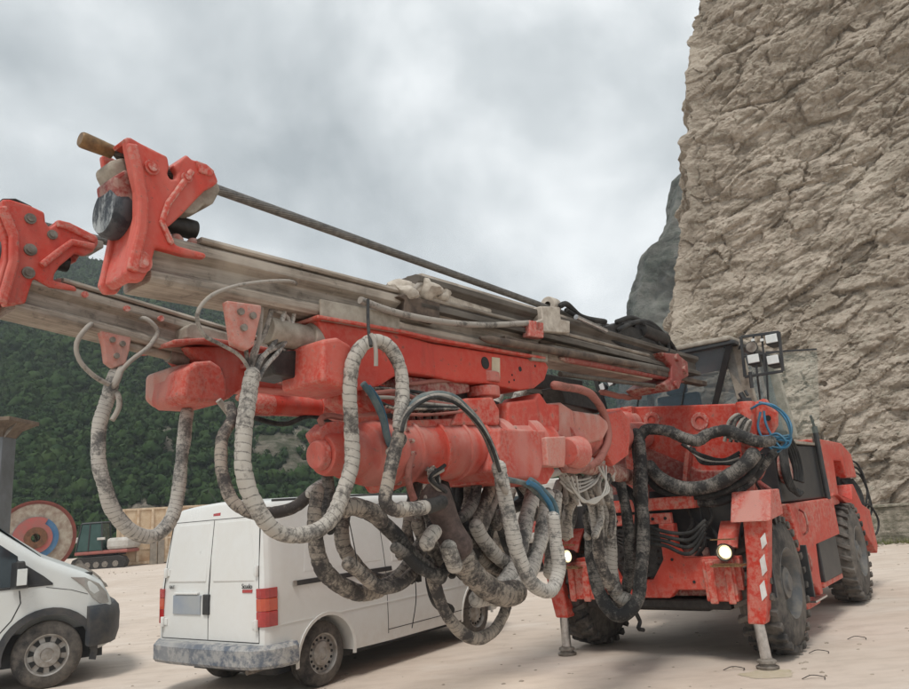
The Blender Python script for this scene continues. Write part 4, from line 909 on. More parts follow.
# big lengthwise rotation unit: stepped cylinder
def axl(p0,p1,n): return B(*p0,n),B(*p1,n)
a0,a1=axl((322,455),(540,447),NB)
Lc=(a1-a0).length
prof=[(0,0),(0,.105),(.03,.115),(.12,.118),(.14,.135),(.26,.135),(.28,.175),(.34,.19),(.46,.19),(.47,.20),(.50,.20),(.51,.185)]
t=.51
while t<Lc-.75:
    prof+=[(t,.185),(t+.10,.19),(t+.105,.205),(t+.13,.205),(t+.135,.19)]; t+=.24
prof+=[(Lc-.7,.19),(Lc-.69,.225),(Lc-.60,.225),(Lc-.59,.205),(Lc-.35,.205),(Lc-.34,.235),(Lc-.22,.235),(Lc-.2,.20),(Lc,.20),(Lc,0)]
o_=MB(); o_.lathe(a0,a1,prof,56); o_.build('rotation_unit',m_redpink,b1,.004)
dd=(a1-a0).normalized()
for tt,r in ((.40,.17),(.515,.19),(Lc-.595,.21)):
    for k in range(16):
        o_=MB(); aa=dd.orthogonal().normalized(); bb=aa.cross(dd); th=6.2832*k/16; q=a0+dd*tt+(aa*math.cos(th)+bb*math.sin(th))*r
        o_.cyl(q-dd*.02,q+dd*.03,.014,n=6,smooth=False); 
        if k==0: bt=o_
        else: bt.add(o_.v,o_.f)
    x=bt.build('bolt_ring',m_reddark,b1); x['kind']='stuff'
o_=MB(); o_.cyl(a0-dd*.05,a0+dd*.0,.075,.085,n=28); o_.build('end_cap',m_redpink,b1,.008)
o_=MB(); o_.prism([B(a,b_,NB+.03) for a,b_ in ((318,432),(328,422),(340,420),(352,424),(352,432),(340,440),(325,446))],-N*.12); o_.build('cap_lug',m_redpink,b1,.015,3)
o_=MB(); o_.tube([B(325,428,NB),B(320,420,NB),B(326,416,NB),B(345,418,NB)],.018,8); o_.build('cap_hose',h_pink,b1)
o_=MB(); o_.prism([B(a,b_,NB+.0) for a,b_ in ((396,462),(384,480),(392,492),(420,480),(430,470))],-N*.2); o_.build('lower_lug',m_red,b1,.02)
o_=MB(); o_.prism([B(a,b_,NB+.12) for a,b_ in ((404,420),(455,418),(462,426),(404,430))],-N*.26); o_.build('top_plate',m_red,b1,.012)
for k in range(7):
    o_=MB(); c0=B(412+k*8,417,NB+.02+.03*(k%2)); o_.cyl(c0-Z*.02,c0+Z*.03,.02,n=8); o_.build('top_fitting',m_reddark,b1)
# second rotation head behind: blocks (photo 505-600)
block('boom_head',[(508,402),(535,399),(540,392),(548,404),(560,404),(560,432),(508,428)],NB+.14,.34,m_red,b1,.02)
block('boom_head_block',[(500,428),(546,430),(546,456),(540,478),(504,480),(496,470)],NB+.26,.46,m_redpink,b1,.018)
block('boom_head_base',[(500,458),(548,460),(556,470),(548,484),(498,482)],NB+.22,.44,m_red,b1,.016)
block('boom_head_face',[(546,437),(566,436),(566,455),(565,467),(548,466)],NB+.30,.3,m_pink,b1,.012)
o_=MB(); c0=B(572,452,NB+.2); o_.cyl(c0-U*.10,c0+U*.10,.11,.13,n=20); o_.build('red_knob',m_redpink,b1,.012)
block('boom_top_casting',[(536,404),(562,402),(574,410),(600,414),(612,424),(604,440),(580,446),(556,436),(536,424)],NB+.10,.36,m_pink,b1,.03)
o_=MB(); c0=B(541,413,NB+.10); o_.cyl(c0-N*.0,c0+N*.004,.04,n=4,smooth=False); o_.build('casting_hole',m_seam,b1)
o_=MB(); q0=B(560,440,NB); q1=C(640,436,-.28); o_.lathe(q0,q1,[(0,0),(0,.14),(.5,.15),(.52,.18),(.62,.18),(.64,.14),((q1-q0).length,.16),((q1-q0).length,0)],36); o_.build('boom_tube',m_redpink,b1)
o_=MB(); q0=B(575,462,NB+.1); q1=C(640,480,-.3); o_.cyl(q0,q1,.08,n=20); o_.build('lift_cylinder',m_reddark,b1)
o_=MB(); q1=C(622,425,-.45); o_.lathe(q1-U*.12,q1+U*.2,[(0,0),(0,.12),(.04,.15),(.28,.17),(.32,.17),(.32,0)],24); o_.build('boom_pivot',m_redpink,b1,.01)
block('pivot_bracket',[(606,414),(622,410),(631,420),(629,455),(614,466),(604,448)],NB+.05,.3,m_redhead,b1,.015)
# ---- far boom -----------------------------------------------------------------
b2=root_part('boom'); ND=-.95
block('front_block',[(186,368),(197,361),(212,360),(222,366),(227,380),(229,398),(222,404),(190,402),(182,396)],ND+.26,.40,m_redpink,b2,.03)
block('front_block_cap',[(168,368),(190,362),(196,362),(196,402),(176,402),(167,394)],ND+.05,.3,m_pink,b2,.03)
strip('holder_flange',[(175,343),(210,341),(245,346),(275,352)],ND+.24,ND-.2,m_redpink,b2,.025,.008)
block('feed_holder',[(185,346),(232,346),(270,354),(300,362),(352,372),(352,394),(300,390),(245,386),(228,400),(222,370),(200,360)],ND+.14,.34,m_redpink,b2,.02)
strip('holder_edge',[(245,367),(300,374),(352,386)],ND+.20,ND+.1,m_redpink,b2,.03,.008)
o_=MB(); q0=B(250,404,ND+.18); q1=B(340,409,ND+.18); L=(q1-q0).length
o_.lathe(q0,q1,[(0,0),(0,.06),(.04,.08),(L*.2,.08),(L*.2,.075),(L*.72,.075),(L*.72,.085),(L-.03,.085),(L,.06),(L,0)],32); o_.build('tilt_cylinder',m_redhead,b2)
for k in range(5):
    o_=MB(); c0=B(238+k*5,398+k*2.5,ND+.20); o_.cyl(c0,c0+N*.03,.022,n=10); o_.build('cylinder_fitting',m_red,b2)
block('cylinder_lug',[(340,398),(372,402),(374,416),(345,418)],ND+.14,.2,m_redpink,b2,.012)
o_=MB(); q0=B(345,412,ND); q1=C(600,440,-.35); L=(q1-q0).length; o_.lathe(q0,q1,[(0,0),(0,.14),(.4,.17),(.45,.2),(.9,.2),(.95,.15),(L-.6,.15),(L-.55,.19),(L-.1,.19),(L,.15),(L,0)],40); o_.build('boom_tube',m_redpink,b2)
o_=MB(); o_.tube([B(a,b_,ND+.2) for a,b_ in ((236,410),(255,418),(285,424),(310,416),(335,424))],.018,8); o_.build('boom_hose',h_black,b2)
m_tealb=simple('dusty_teal_hose',(.05,.11,.14),(.15,.19,.19),.7,0,14,.4)
# ---- hoses -----------------------------------------------------------------------
def hz(pts,m,wpx=None,r=None,par=None,rib=.0,ribp=.04,name='hydraulic_hose',n=14,jit=.12,step=.016,label=None):
    # pts: (px,py,plane n) or (px,py,'x',plane x)
    q=[C(p[0],p[1],p[3]) if len(p)==4 else B(p[0],p[1],p[2]) for p in pts]
    if r is None:
        y=sum(v.y for v in q)/len(q); r=wpx/2*y/F*(.83 if wpx>9 else .92)
    o_=MB(); o_.tube(q,r,n,rib=rib,ribp=ribp,step=step if r>.02 else .03,jit=jit); o=o_.build(name,m,par or rig)
    if label: o['label']=label
    return o
def HN(pl,n): return [(a,b_,n) for a,b_ in pl]
def HV_(pl,ns):  # n varying linearly or by list
    return [(p[0],p[1],ns[0]+(ns[1]-ns[0])*i/(len(pl)-1)) for i,p in enumerate(pl)]
def rings(pts,cnt,wpx,m):   # tape turns round a hose
    pass
# far-left loop under the far feed
hz(HN([(119,368),(110,392),(101,430),(100,470),(110,505),(130,531),(152,537),(168,524),(178,495),(183,450),(188,408)],-.92),h_pale,17,rib=.09,ribp=.035)
for pl,wp in (([(96,322),(86,327),(77,342),(80,360),(94,376),(110,384)],5.5),([(132,318),(148,320),(158,332),(150,346),(132,358),(120,374)],5),([(124,360),(120,375),(114,388)],8),([(112,388),(119,396),(119,408),(113,420)],6)):
    hz([(pl[0][0],pl[0][1],-.99)]+[(a,b_,-.84) for a,b_ in pl[1:]],h_thin,wp)
# middle light loop: gathers under the near feed, dips over the van, rises and arches over the rotation unit
hz(HV_([(254,368),(248,400),(243,440),(246,480),(258,512),(280,532),(308,534),(332,516),(346,488),(352,455),(351,415),(350,385),(352,362),(362,346),(374,341),(388,348),(398,366),(402,392),(401,415),(398,432)],(.50,.80)),h_light,19,rib=.08,ribp=.042)
hz(HN([(398,430),(395,452),(388,478),(386,500),(396,509),(410,508),(424,506)],.80),h_dirty,16,rib=.08,ribp=.04)
hz(HN([(398,506),(412,508),(428,506)],.80),h_light,17,rib=.07)
hz(HN([(420,506),(430,505),(446,500)],.78),h_black,17)
hz([(371,334,.84),(375,344,.86),(376,356,.86),(376,366,.85)],h_thin,5)
hz([(368,300,.60),(368,318,.72),(369,334,.82),(371,346,.86)],h_black,4)
# thin branches into the gather
hz([(300,286,.42),(288,281,.56),(262,282,.57),(232,287,.57),(208,298,.57),(197,315,.56),(203,334,.54),(222,345,.52),(240,356,.50),(252,374,.48)],h_thin,4.5)
for pl,wp,m in (([(272,306),(264,335),(254,352),(252,372)],6,h_thin),([(284,310),(280,326),(274,345),(262,360),(255,376)],6,h_pale),([(262,305),(258,345),(250,372)],5,h_thin),([(294,314),(290,332),(280,350),(266,366),(258,380)],5,h_pale),([(270,308),(288,318),(286,340),(268,352)],5,h_thin),([(248,310),(246,350),(250,372)],5,h_dirty)):
    hz(HN(pl,.46),m,wp)
hz(HN([(250,355),(275,360),(283,372),(280,384)],-.7),h_pink,6)
# loop behind it
hz(HV_([(228,402),(232,414),(222,440),(222,475),(236,504),(262,513),(290,508),(312,494),(328,484)],(-.6,.05)),h_dirty,15,rib=.07)
hz(HN([(328,484),(318,487),(306,496)],.1),h_pale,15,rib=.05)
hz(HN([(218,400),(226,408),(232,416)],-.6),h_thin,7)
# muddy loops hanging under the rotation unit
hz(HN([(322,484),(316,510),(316,545),(328,575),(350,590),(378,590),(402,575),(418,552),(430,530)],.25),h_dirty,19,rib=.07)
hz(HN([(350,500),(342,520),(345,550),(362,572),(384,580),(404,572),(424,550)],.05),h_dirty,17,rib=.05)
hz(HN([(352,505),(372,515),(392,532),(408,552),(425,568),(444,580)],.50),h_dark,18,rib=.07)
hz(HN([(340,512),(352,506),(372,512),(385,526)],.58),h_dirty,21,rib=.07)
hz(HN([(345,560),(372,582),(395,586),(415,570)],.42),h_dirty,15)
for i,(a,b_) in enumerate(((352,516),(366,522),(380,532),(394,546))): pass
hz(HN([(326,470),(330,490),(326,510),(330,535)],.3),h_dark,14)
# bundle in the middle
hz(HN([(431,484),(440,505),(450,532),(462,556)],.62),m_brownsl,r=.088,jit=.18,n=18,name='hose_sleeve',label='dark brown cloth sleeve round a hose bundle')
hz(HN([(458,548),(468,566),(482,582),(500,593),(522,590)],.62),h_dirty,29,rib=.08,ribp=.06)
hz(HN([(446,540),(452,560),(458,572)],.66),h_light,19,rib=.07)
hz(HN([(438,528),(430,536),(424,550)],.66),h_light,18,rib=.07)
hz(HN([(428,470),(436,480),(432,492),(426,500)],.62),h_thin,10)
for k in range(9): hz(HN([(424+2.6*k,468+random.uniform(-4,4)),(434+random.uniform(-5,5),478),(430+2*k,492)],.55+.02*k),(h_dirty,h_thin,h_black)[k%3],random.uniform(4,7))
hz(HN([(412,455),(408,470),(409,486),(414,500)],.60),h_pink,8)
hz(HN([(494,478),(486,498),(476,520),(470,538),(478,556),(496,568),(518,578)],.35),h_dirty,16,rib=.08)
hz(HN([(474,520),(484,540),(496,556),(512,566),(530,576)],.45),h_light,17,rib=.08)
hz(HN([(462,478),(460,500),(464,530),(474,550)],.2),h_black,11)
hz(HN([(500,480),(498,510),(505,540),(515,560)],.15),h_dark,13,rib=.05)
hz(HN([(418,480),(412,500),(408,525),(400,560)],.3),h_dirty,14)
hz(HN([(440,570),(436,555),(425,540),(415,520)],.45),h_dirty,15,rib=.05)
hz(HN([(452,560),(440,575),(425,572),(408,556),(392,545)],.55),h_dark,13)
hz(HN([(478,480),(474,500),(466,515),(456,520)],.4),h_dark,14)
hz(HN([(488,482),(490,505),(500,530)],.3),h_dirty,13,rib=.05)
# big dark low loop
hz(HN([(428,560),(436,590),(450,620),(470,637),(492,632),(505,612),(508,590),(504,570)],.45),h_dirty,14,rib=.04)
hz(HN([(440,552),(430,575),(436,600),(452,612)],.25),h_black,13)
hz(HN([(432,520),(430,560),(440,600),(458,628),(480,640),(498,628)],.40),h_dark,11)
# teal loop over the unit that becomes the long pale hose
for d,wp,m in ((0,9,m_tealh),(4,6,h_thin),(-4,6,m_tealh),(8,4,h_black)):
    hz(HN([(400+abs(d)*.2,432),(405,416+d*.3),(416,402+d*.5),(434,395+d*.3),(452,398+d*.4),(470,413+d*.2),(484,432),(492,450-d*.3),(500,472)],.80+.01*d),m,wp)
hz(HN([(497,460),(502,482),(508,510),(515,545),(528,578),(543,590),(554,587),(559,570),(556,540),(552,512)],.82),h_pale,17,rib=.08,ribp=.036)
hz(HN([(498,478),(503,486),(507,494)],.86),h_thin,8)
hz(HN([(554,522),(550,505),(540,490),(528,482)],.80),m_bluepl,6)
hz(HN([(557,520),(554,504),(544,489),(530,480)],.78),m_tealb,6)
hz(HN([(550,508),(535,490),(520,482),(505,478)],.74),m_tealh,6)
hz(HN([(364,384),(374,396),(382,415),(386,436),(392,450)],.62),m_tealb,7.5)
hz(HN([(369,386),(378,398),(385,416),(389,436),(393,448)],.60),m_bluepl,4)
hz(HN([(404,436),(396,450),(388,454)],.7),h_dirty,12)
# pale loops right of it
hz(HN([(536,486),(526,520),(520,550),(508,578),(490,596),(472,600)],.50),h_pale,19,rib=.08)
hz(HN([(548,488),(544,520),(538,550),(530,572),(512,590),(490,600)],.55),h_pale,18,rib=.07)
hz(HN([(556,490),(553,520),(552,550),(550,580)],.50),h_light,16,rib=.07)
hz(HN([(520,484),(530,498),(535,520)],.35),h_light,12)
# loops at the carrier front
hz([(586,480,'x',-1.6),(590,520,'x',-1.6),(592,560,'x',-1.6),(600,595,'x',-1.6),(618,615,'x',-1.6),(634,606,'x',-1.5),(641,575,'x',-1.4),(643,530,'x',-1.3),(641,480,'x',-1.2),(640,440,'x',-1.1)],h_dark,15,rib=.05)
hz([(596,480,'x',-1.5),(600,525,'x',-1.5),(606,565,'x',-1.5),(618,596,'x',-1.45),(634,602,'x',-1.4)],h_light,15,rib=.07)
hz([(606,484,'x',-1.5),(611,530,'x',-1.5),(612,570,'x',-1.5),(618,596,'x',-1.5)],h_light,13,rib=.07)
hz([(620,480,'x',-1.3),(627,520,'x',-1.3),(630,560,'x',-1.3),(626,590,'x',-1.3),(616,606,'x',-1.3)],h_dark,13,rib=.05)
hz([(590,482,'x',-1.8),(596,520,'x',-1.8),(600,560,'x',-1.8),(612,590,'x',-1.75)],h_dirty,13,rib=.05)
hz([(612,480,'x',-1.1),(636,500,'x',-1.1),(634,560,'x',-1.1),(628,590,'x',-1.1)],h_black,10)
hz([(630,432,'x',-1.05),(636,436,'x',-1.05),(640,460,'x',-1.1),(640,500,'x',-1.15)],h_dark,17,rib=.08)
# dark armoured hoses in front of the boom wall
hz([(636,440,'x',-1.0),(646,430,'x',-.95),(664,430,'x',-.9),(684,438,'x',-.85),(698,440,'x',-.8),(708,434,'x',-.75),(724,430,'x',-.7),(742,436,'x',-.65),(760,442,'x',-.6),(776,440,'x',-.55)],h_dark,14,rib=.07)
hz([(646,462,'x',-.8),(660,478,'x',-.8),(684,488,'x',-.78),(712,485,'x',-.74),(738,470,'x',-.7),(758,450,'x',-.6)],h_dark,17,rib=.05,ribp=.03)
hz([(640,470,'x',-.7),(660,490,'x',-.7),(690,497,'x',-.7),(720,493,'x',-.65),(746,478,'x',-.6),(764,454,'x',-.5)],h_black,7)
hz([(655,478,'x',-.6),(690,500,'x',-.6),(724,500,'x',-.6),(755,476,'x',-.5),(775,450,'x',-.45)],h_dark,9)
for k in range(5): hz([(682+3*k,444+k,'x',-.6),(700,454+2*k,'x',-.62),(722,460+k,'x',-.6),(740,452+3*k,'x',-.55)],(h_black,h_thin)[k==2],3.5)
for k in range(7): hz([(724+3*k,440+random.uniform(-3,3),'x',-.5),(730+3*k,425+random.uniform(-6,3),'x',-.5),(738+2*k,415+k,'x',-.48),(746,428+2*k,'x',-.45)],(h_thin,h_black,h_dark)[k%3],4)
for k in range(4): hz([(640,520+8*k,'x',-.9),(660,530+5*k,'x',-.85),(690,532+7*k,'x',-.8),(706,520+4*k,'x',-.75)],h_black,4)
# pink hose round the boom head
hz([(552,385,.6),(572,388,.6),(592,396,.55),(604,414,.5),(608,436,.5),(600,458,.5),(580,468,.55),(562,468,.6)],h_pink,9)
hz([(600,392,.2),(618,396,.2),(640,397,'x',-.5)],h_pink,6)
# white thin loops below it
for k in range(4):
    hz([(616-2*k,424+4*k,.34),(612-3*k,448+4*k,.36+.02*k),(603-2*k,468+4*k,.38+.02*k),(586-3*k,479+4.5*k,.40+.02*k),(569,478+4*k,.42+.02*k),(560,466+5*k,.44)],h_white,2.6,jit=.3)
for k in range(3): hz([(566+5*k,476,.50),(577+2*k,494+3*k,.50),(594,503-2*k,.50),(605+2*k,489,.50),(606-4*k,466,.48)],h_white,2.6,jit=.3)
for k in range(4): hz([(606,428,.3),(618,436+3*k,.3),(610,452+5*k,.32),(614,472+3*k,.32)],h_white,3)
hz([(498,474,.60),(520,480,.60),(545,476,.58),(562,470,.55)],h_thin,8)
hz([(560,480,.3),(555,500,.3),(552,530,.3)],h_thin,9); hz([(572,480,.3),(568,500,.3),(566,540,.3)],h_dirty,9)
for k in range(8): hz(HN([(560+7*k,474),(562+6*k+random.uniform(-5,5),486),(566+6*k,505)],.36+.02*(k%3)),(h_thin,h_dirty)[k%2],6)
# hoses behind, between the two booms
hz(HN([(500,392),(496,402),(498,414)],-.2),h_pale,13,rib=.05); hz(HN([(524,388),(516,400),(512,414)],-.2),h_light,13,rib=.05)
for k in range(6): hz(HN([(404,372+4*k),(430,374+4*k),(455,385+2*k),(478,392+k)],.30-.03*k),(h_black,h_thin,h_pink)[k%3],4)
hz(HN([(405,384),(430,382),(456,380),(480,376)],.48),h_pink,5)
# blue coil hung on the corner post
for pts in (((752,408),(762,403),(776,408),(786,422),(791,440),(786,448),(772,446),(757,441)),((764,410),(766,424),(772,438),(781,447),(787,442),(778,434),(762,440),(752,443)),((757,437),(772,436),(788,438),(792,430),(786,416),(774,405),(760,402)),((760,412),(758,428),(764,440),(776,452),(784,446),(790,436)),((750,440),(762,438),(775,440),(790,441)),((754,444),(768,442),(780,436),(789,436))):
    hz([(a+rnd.uniform(-1,1),b_+rnd.uniform(-1,1),'x',-.42+rnd.uniform(-.03,.03)) for a,b_ in pts],m_bluepl,2.6,jit=0)
# black cable loops beside the side panel
for k in range(4):
    c0=W(.70+.05*k,1.22,1.86); o_=MB(); r0=.26+.02*k
    o_.tube([c0+U*math.cos(t)*r0*.9+Z*math.sin(t)*r0+N*.01*k for t in [6.2832*j/12-.6 for j in range(12)]],.022,8); o_.build('cable_loop',h_black,rig)
o_=MB(); o_.lathe(W(.72,1.14,1.84),W(.72,1.22,1.84),[(0,0),(0,.16),(.03,.17),(.05,.15),(.08,.15),(.08,0)],24); o_.build('cable_drum',m_reddark,rig)
for k in range(6): hz([(752+3*k,450+k,'x',-.3),(762,462+2*k,'x',-.3),(758,480,'x',-.3),(764+2*k,494,'x',-.3)],(h_black,m_reddark)[k%2],6)
# hanging wires
hz(HN([(347,512),(352,535),(356,556),(357,566)],.5),h_black,r=.003,jit=0,name='wire'); hz(HN([(415,575),(416,600),(412,628)],.3),h_black,r=.003,jit=0,name='wire')
hz(HN([(411,568),(412,576),(411,584)],.35),h_black,8,name='cable_plug'); hz(HN([(417,568),(418,582)],.35),h_black,6,name='cable_plug')
hz(HN([(636,612),(640,622),(638,628),(643,630)],.0),h_black,4)
# tape bands on the pale hoses
for k in range(16):
    rr=random.Random(k*7+1); x0=405+rr.random()*115; x1=x0+rr.uniform(-30,30); n0=rr.uniform(-.1,.35)
    hz(HN([(x0,474+rr.random()*6),(x0+rr.uniform(-8,8),498),((x0+x1)/2+rr.uniform(-10,10),524),(x1,545+rr.random()*14),(x1+rr.uniform(-14,14),566+rr.random()*18)],n0),(h_dirty,h_black,h_dark,h_thin)[k%4],rr.uniform(7,14),rib=.04)
for k in range(12):
    rr=random.Random(k*5+3); x0=560+rr.random()*55; n0=rr.uniform(.05,.3)
    hz(HN([(x0,472+rr.random()*6),(x0+rr.uniform(-6,6),492),(x0+rr.uniform(-8,8),515),(x0+rr.uniform(-6,6),538)],n0),(h_dirty,h_thin,h_light,h_dark)[k%4],rr.uniform(4,9))
# black block added for the dark gap between channel and rotation unit; greasy fittings
o_=MB(); o_.prism([B(a,b_,.38) for a,b_ in ((404,386),(470,392),(500,402),(500,424),(404,424))],-N*.2); o_.build('dark_filler_block',m_dark,rig,.01)
for k in range(9):
    rr=random.Random(k+40); a=408+k*8; o_=MB(); c0=B(a,404+rr.random()*12,.40+rr.random()*.05); o_.cyl(c0-Z*.03,c0+Z*.03,.016+.012*rr.random(),n=8); o_.cyl(c0,c0+N*.06,.014,n=8); o_.build('hose_fitting',(m_dark,m_reddark,m_rust)[k%3],rig)
for k in range(7):
    rr=random.Random(k+70); y0=384+4.5*k
    hz(HN([(356+6*k,y0),(392,y0-2+rr.random()*8),(425,392+k*3+rr.random()*5),(452+4*k,404+k)],.50+.01*k),(h_black,h_dirty,h_pink,h_thin)[k%4],rr.uniform(3,5))
for k in range(5):
    rr=random.Random(k+90)
    hz(HN([(262+8*k,336+3*k),(276+5*k,352+4*k),(292+rr.random()*6,366),(300,380)],.30),(h_black,h_thin)[k%2],4)
o_=MB(); o_.prism([B(a,b_,.30) for a,b_ in ((560,386),(600,392),(604,412),(566,404))],-N*.2); o_.build('dark_filler_block',m_dark,rig,.01)  # another black block added to fill the gap above the boom casting
m_amber2=simple('orange_red_lens',(.52,.075,.025),(.45,.05,.02),.15,0,10,.05,1)
# ================================================================== OTHER VEHICLES
def frame(o,a):
    f=Vector((math.cos(a),math.sin(a),0)); l=Vector((-math.sin(a),math.cos(a),0)); o=Vector(o)
    return lambda x,y,z:o+f*x+l*y+Z*z
def car_wheel(par,fr,x,y,r,wd,style,side):
    e=root_part('wheel',par); c=fr(x,y,r); ax=(fr(0,1,0)-fr(0,0,0))*side; p=c-ax*wd/2; q=c+ax*wd/2
    t=MB(); t.lathe(p,q,[(0,r*.62),(0,r*.72),(.012,r*.9),(.03,r*.975),(.05,r),(wd*.3,r*1.0),(wd*.3+.004,r*.982),(wd*.3+.014,r*.982),(wd*.3+.018,r),(wd*.5,r),(wd*.5+.004,r*.982),(wd*.5+.014,r*.982),(wd*.5+.018,r),(wd-.05,r),(wd-.03,r*.975),(wd-.012,r*.9),(wd,r*.72),(wd,r*.62)],56); t.build('tyre',m_tyre,e)
    w_=MB(); w_.lathe(p,q,[(.02,0),(.02,r*.6),(wd-.03,r*.6),(wd-.005,r*.66),(wd,r*.64),(wd-.01,r*.58),(wd-.045,r*.56),(wd-.04,r*.40),(wd-.02,r*.36),(wd-.012,r*.20),(wd-.02,r*.18),(wd-.01,r*.10),(wd-.01,0)],48); w_.build('rim',m_hub,e)
    a=Z; b=ax.cross(a)
    n_=16 if style=='steel' else 9
    for k in range(n_):
        th=6.2832*k/n_; u_=(a*math.cos(th)+b*math.sin(th)); v_=u_.cross(ax); o_=MB()
        if style=='steel': q0=c+ax*(wd/2-.036)+u_*r*.465; o_.cyl(q0-ax*.01,q0+ax*.004,r*.042,n=10)
        else:
            q0=c+ax*(wd/2-.028)+u_*r*.45; o_.hexa([q0-u_*r*.075-v_*r*.055-ax*.006,q0-u_*r*.075+v_*r*.055-ax*.006,q0+u_*r*.075+v_*r*.10-ax*.006,q0+u_*r*.075-v_*r*.10-ax*.006,q0-u_*r*.075-v_*r*.055+ax*.004,q0-u_*r*.075+v_*r*.055+ax*.004,q0+u_*r*.075+v_*r*.10-ax*.008,q0+u_*r*.075-v_*r*.10-ax*.008])
        o_.build('rim_hole',m_seam,e)
    return e
class Body:
    def __init__(s,fr,st,belt,tum,hw,r=.16):  # st: (x, zbottom, ztop, halfwidth scale)
        s.fr=fr; s.st=st; s.belt=belt; s.tum=tum; s.hw=hw; s.r=r
    def params(s,x):
        for a,b in zip(s.st,s.st[1:]):
            if a[0]<=x<=b[0]:
                t=(x-a[0])/max(1e-6,b[0]-a[0]); return [a[i]+(b[i]-a[i])*t for i in (1,2,3)]
        return s.st[0][1:] if x<s.st[0][0] else s.st[-1][1:]
    def hwid(s,x,z):
        zb,zt,k=s.params(x); h=s.hw*k
        if z>s.belt: h-=s.tum*((z-s.belt)/.9)**1.35*.9
        else: h-=.10*max(0,(s.belt-.45-z))**1.5
        return h
    def section(s,x,N_=14):
        zb,zt,k=s.params(x); r=min(s.r,(zt-zb)*.4); pts=[]
        for i in range(N_+1):
            z=zb+(zt-r-zb)*i/N_; pts.append((s.hwid(x,z),z))
        h0=s.hwid(x,zt-r)
        for i in range(1,6):
            a=math.pi/2*i/6; pts.append((h0-r*(1-math.cos(a)),zt-r+r*math.sin(a)))
        for i in range(0,4):
            t=i/4; pts.append(((h0-r)*(1-t),zt+.035*k*(1-(1-t)**2)))
        pts.append((0,zt+.035*k))
        return pts
    def mesh(s,dx=.05,cap0=True):
        xs=sorted(set([round(a[0],4) for a in s.st])|set(np.arange(s.st[0][0],s.st[-1][0],dx).round(4).tolist())); mb=MB(); vs=[];fs=[]
        for x in xs:
            p=s.section(x); full=[(-h,z) for h,z in p]+[(h,z) for h,z in p[-2::-1]]
            vs+=[s.fr(x+s.lean(x,z),h,z) for h,z in full]
        m=len(full)
        for i in range(len(xs)-1):
            for j in range(m): fs.append((i*m+j,i*m+(j+1)%m,(i+1)*m+(j+1)%m,(i+1)*m+j))
        fs.append(tuple(range(m-1,-1,-1))); fs.append(tuple(range((len(xs)-1)*m,len(xs)*m)))
        mb.add(vs,fs,'auto'); return mb
    lean=staticmethod(lambda x,z:0)
    def patch(s,out,side,name,m,par,off=.006,th=.02,nu=14,bev=0):
        # out: convex outline in (x,z), gridded so that it follows the curved side
        x0=min(p[0] for p in out); x1=max(p[0] for p in out); nx=max(2,int((x1-x0)/.04)+1); nz=10; e=1e-4
        def span(x):
            zs=[]
            for (a,b),(c,d) in zip(out,out[1:]+out[:1]):
                if min(a,c)-1e-9<=x<=max(a,c)+1e-9: zs+= [b,d] if abs(a-c)<1e-9 else [b+(d-b)*(x-a)/(c-a)]
            return min(zs),max(zs)
        mb=MB(); vs=[];fs=[]
        xs=sorted(set([x0+e,x1-e]+[x0+(x1-x0)*i/nx for i in range(1,nx)]+[p[0] for p in out if x0+e<p[0]<x1-e]))
        for x in xs:
            za,zb=span(x)
            for k in range(nz+1):
                z=za+(zb-za)*k/nz
                for o in (off,off-th): vs.append(s.fr(x+s.lean(x,z),side*(s.hwid(x,z)+o),z))
        M_=2*(nz+1); n=len(xs)
        for i in range(n-1):
            for k in range(nz):
                a=i*M_+2*k; b=a+M_; fs.append((a,b,b+2,a+2)); fs.append((a+1,a+3,b+3,b+1))
            a=i*M_; b=a+M_; fs.append((a,a+1,b+1,b)); a+=2*nz; b+=2*nz; fs.append((a,b,b+1,a+1))
        for i in (0,n-1):
            for k in range(nz): a=i*M_+2*k; fs.append((a,a+2,a+3,a+1))
        mb.add(vs,fs,'auto'); return mb.build(name,m,par,bev)
    def seam(s,pts,side,par,w=.008,name='panel_gap',m=None,off=.002):
        k=MB(); pp=[]
        for (a,b),(c,d) in zip(pts,pts[1:]):
            n_=max(1,int(math.hypot(c-a,d-b)/.06))
            for i in range(n_): t=i/n_; pp.append((a+(c-a)*t,b+(d-b)*t))
        pp.append(pts[-1]); vs=[];fs=[]
        for i,(x,z) in enumerate(pp):
            x2,z2=pp[min(i+1,len(pp)-1)]; x1,z1=pp[max(i-1,0)]; L=math.hypot(x2-x1,z2-z1) or 1; nx,nz=-(z2-z1)/L*w/2,(x2-x1)/L*w/2
            for sx in (1,-1):
                xx,zz=x+nx*sx,z+nz*sx
                for o in (off,-.01): vs.append(s.fr(xx+s.lean(xx,zz),side*(s.hwid(xx,zz)+o),zz))
        for i in range(len(pp)-1):
            a=i*4;b=a+4; fs+=[(a,b,b+2,a+2),(a,a+1,b+1,b),(a+2,b+2,b+3,a+3),(a+1,a+3,b+3,b+1)]
        fs+=[(0,2,3,1),tuple(4*(len(pp)-1)+j for j in (0,1,3,2))]
        k.add(vs,fs); return k.build(name,m or m_seam,par)
def cut(o,mb,name='c'):
    c=mb.build('cutter',None,None); md=o.modifiers.new('b','BOOLEAN'); md.object=c; md.operation='DIFFERENCE'; md.solver='EXACT'
    # vertices of o are in its root's frame: move the cutter there
    r=o.parent
    while r.parent: r=r.parent
    c.data.transform(r.matrix_basis.inverted())
    o.parent=None; bpy.context.view_layer.update(); dg=bpy.context.evaluated_depsgraph_get(); me=bpy.data.meshes.new_from_object(o.evaluated_get(dg)); o.modifiers.clear(); old=o.data; o.data=me
    o.parent=r; bpy.data.objects.remove(c)
    for p in me.polygons: p.use_smooth=True
    me.set_sharp_from_angle(angle=R_(35))
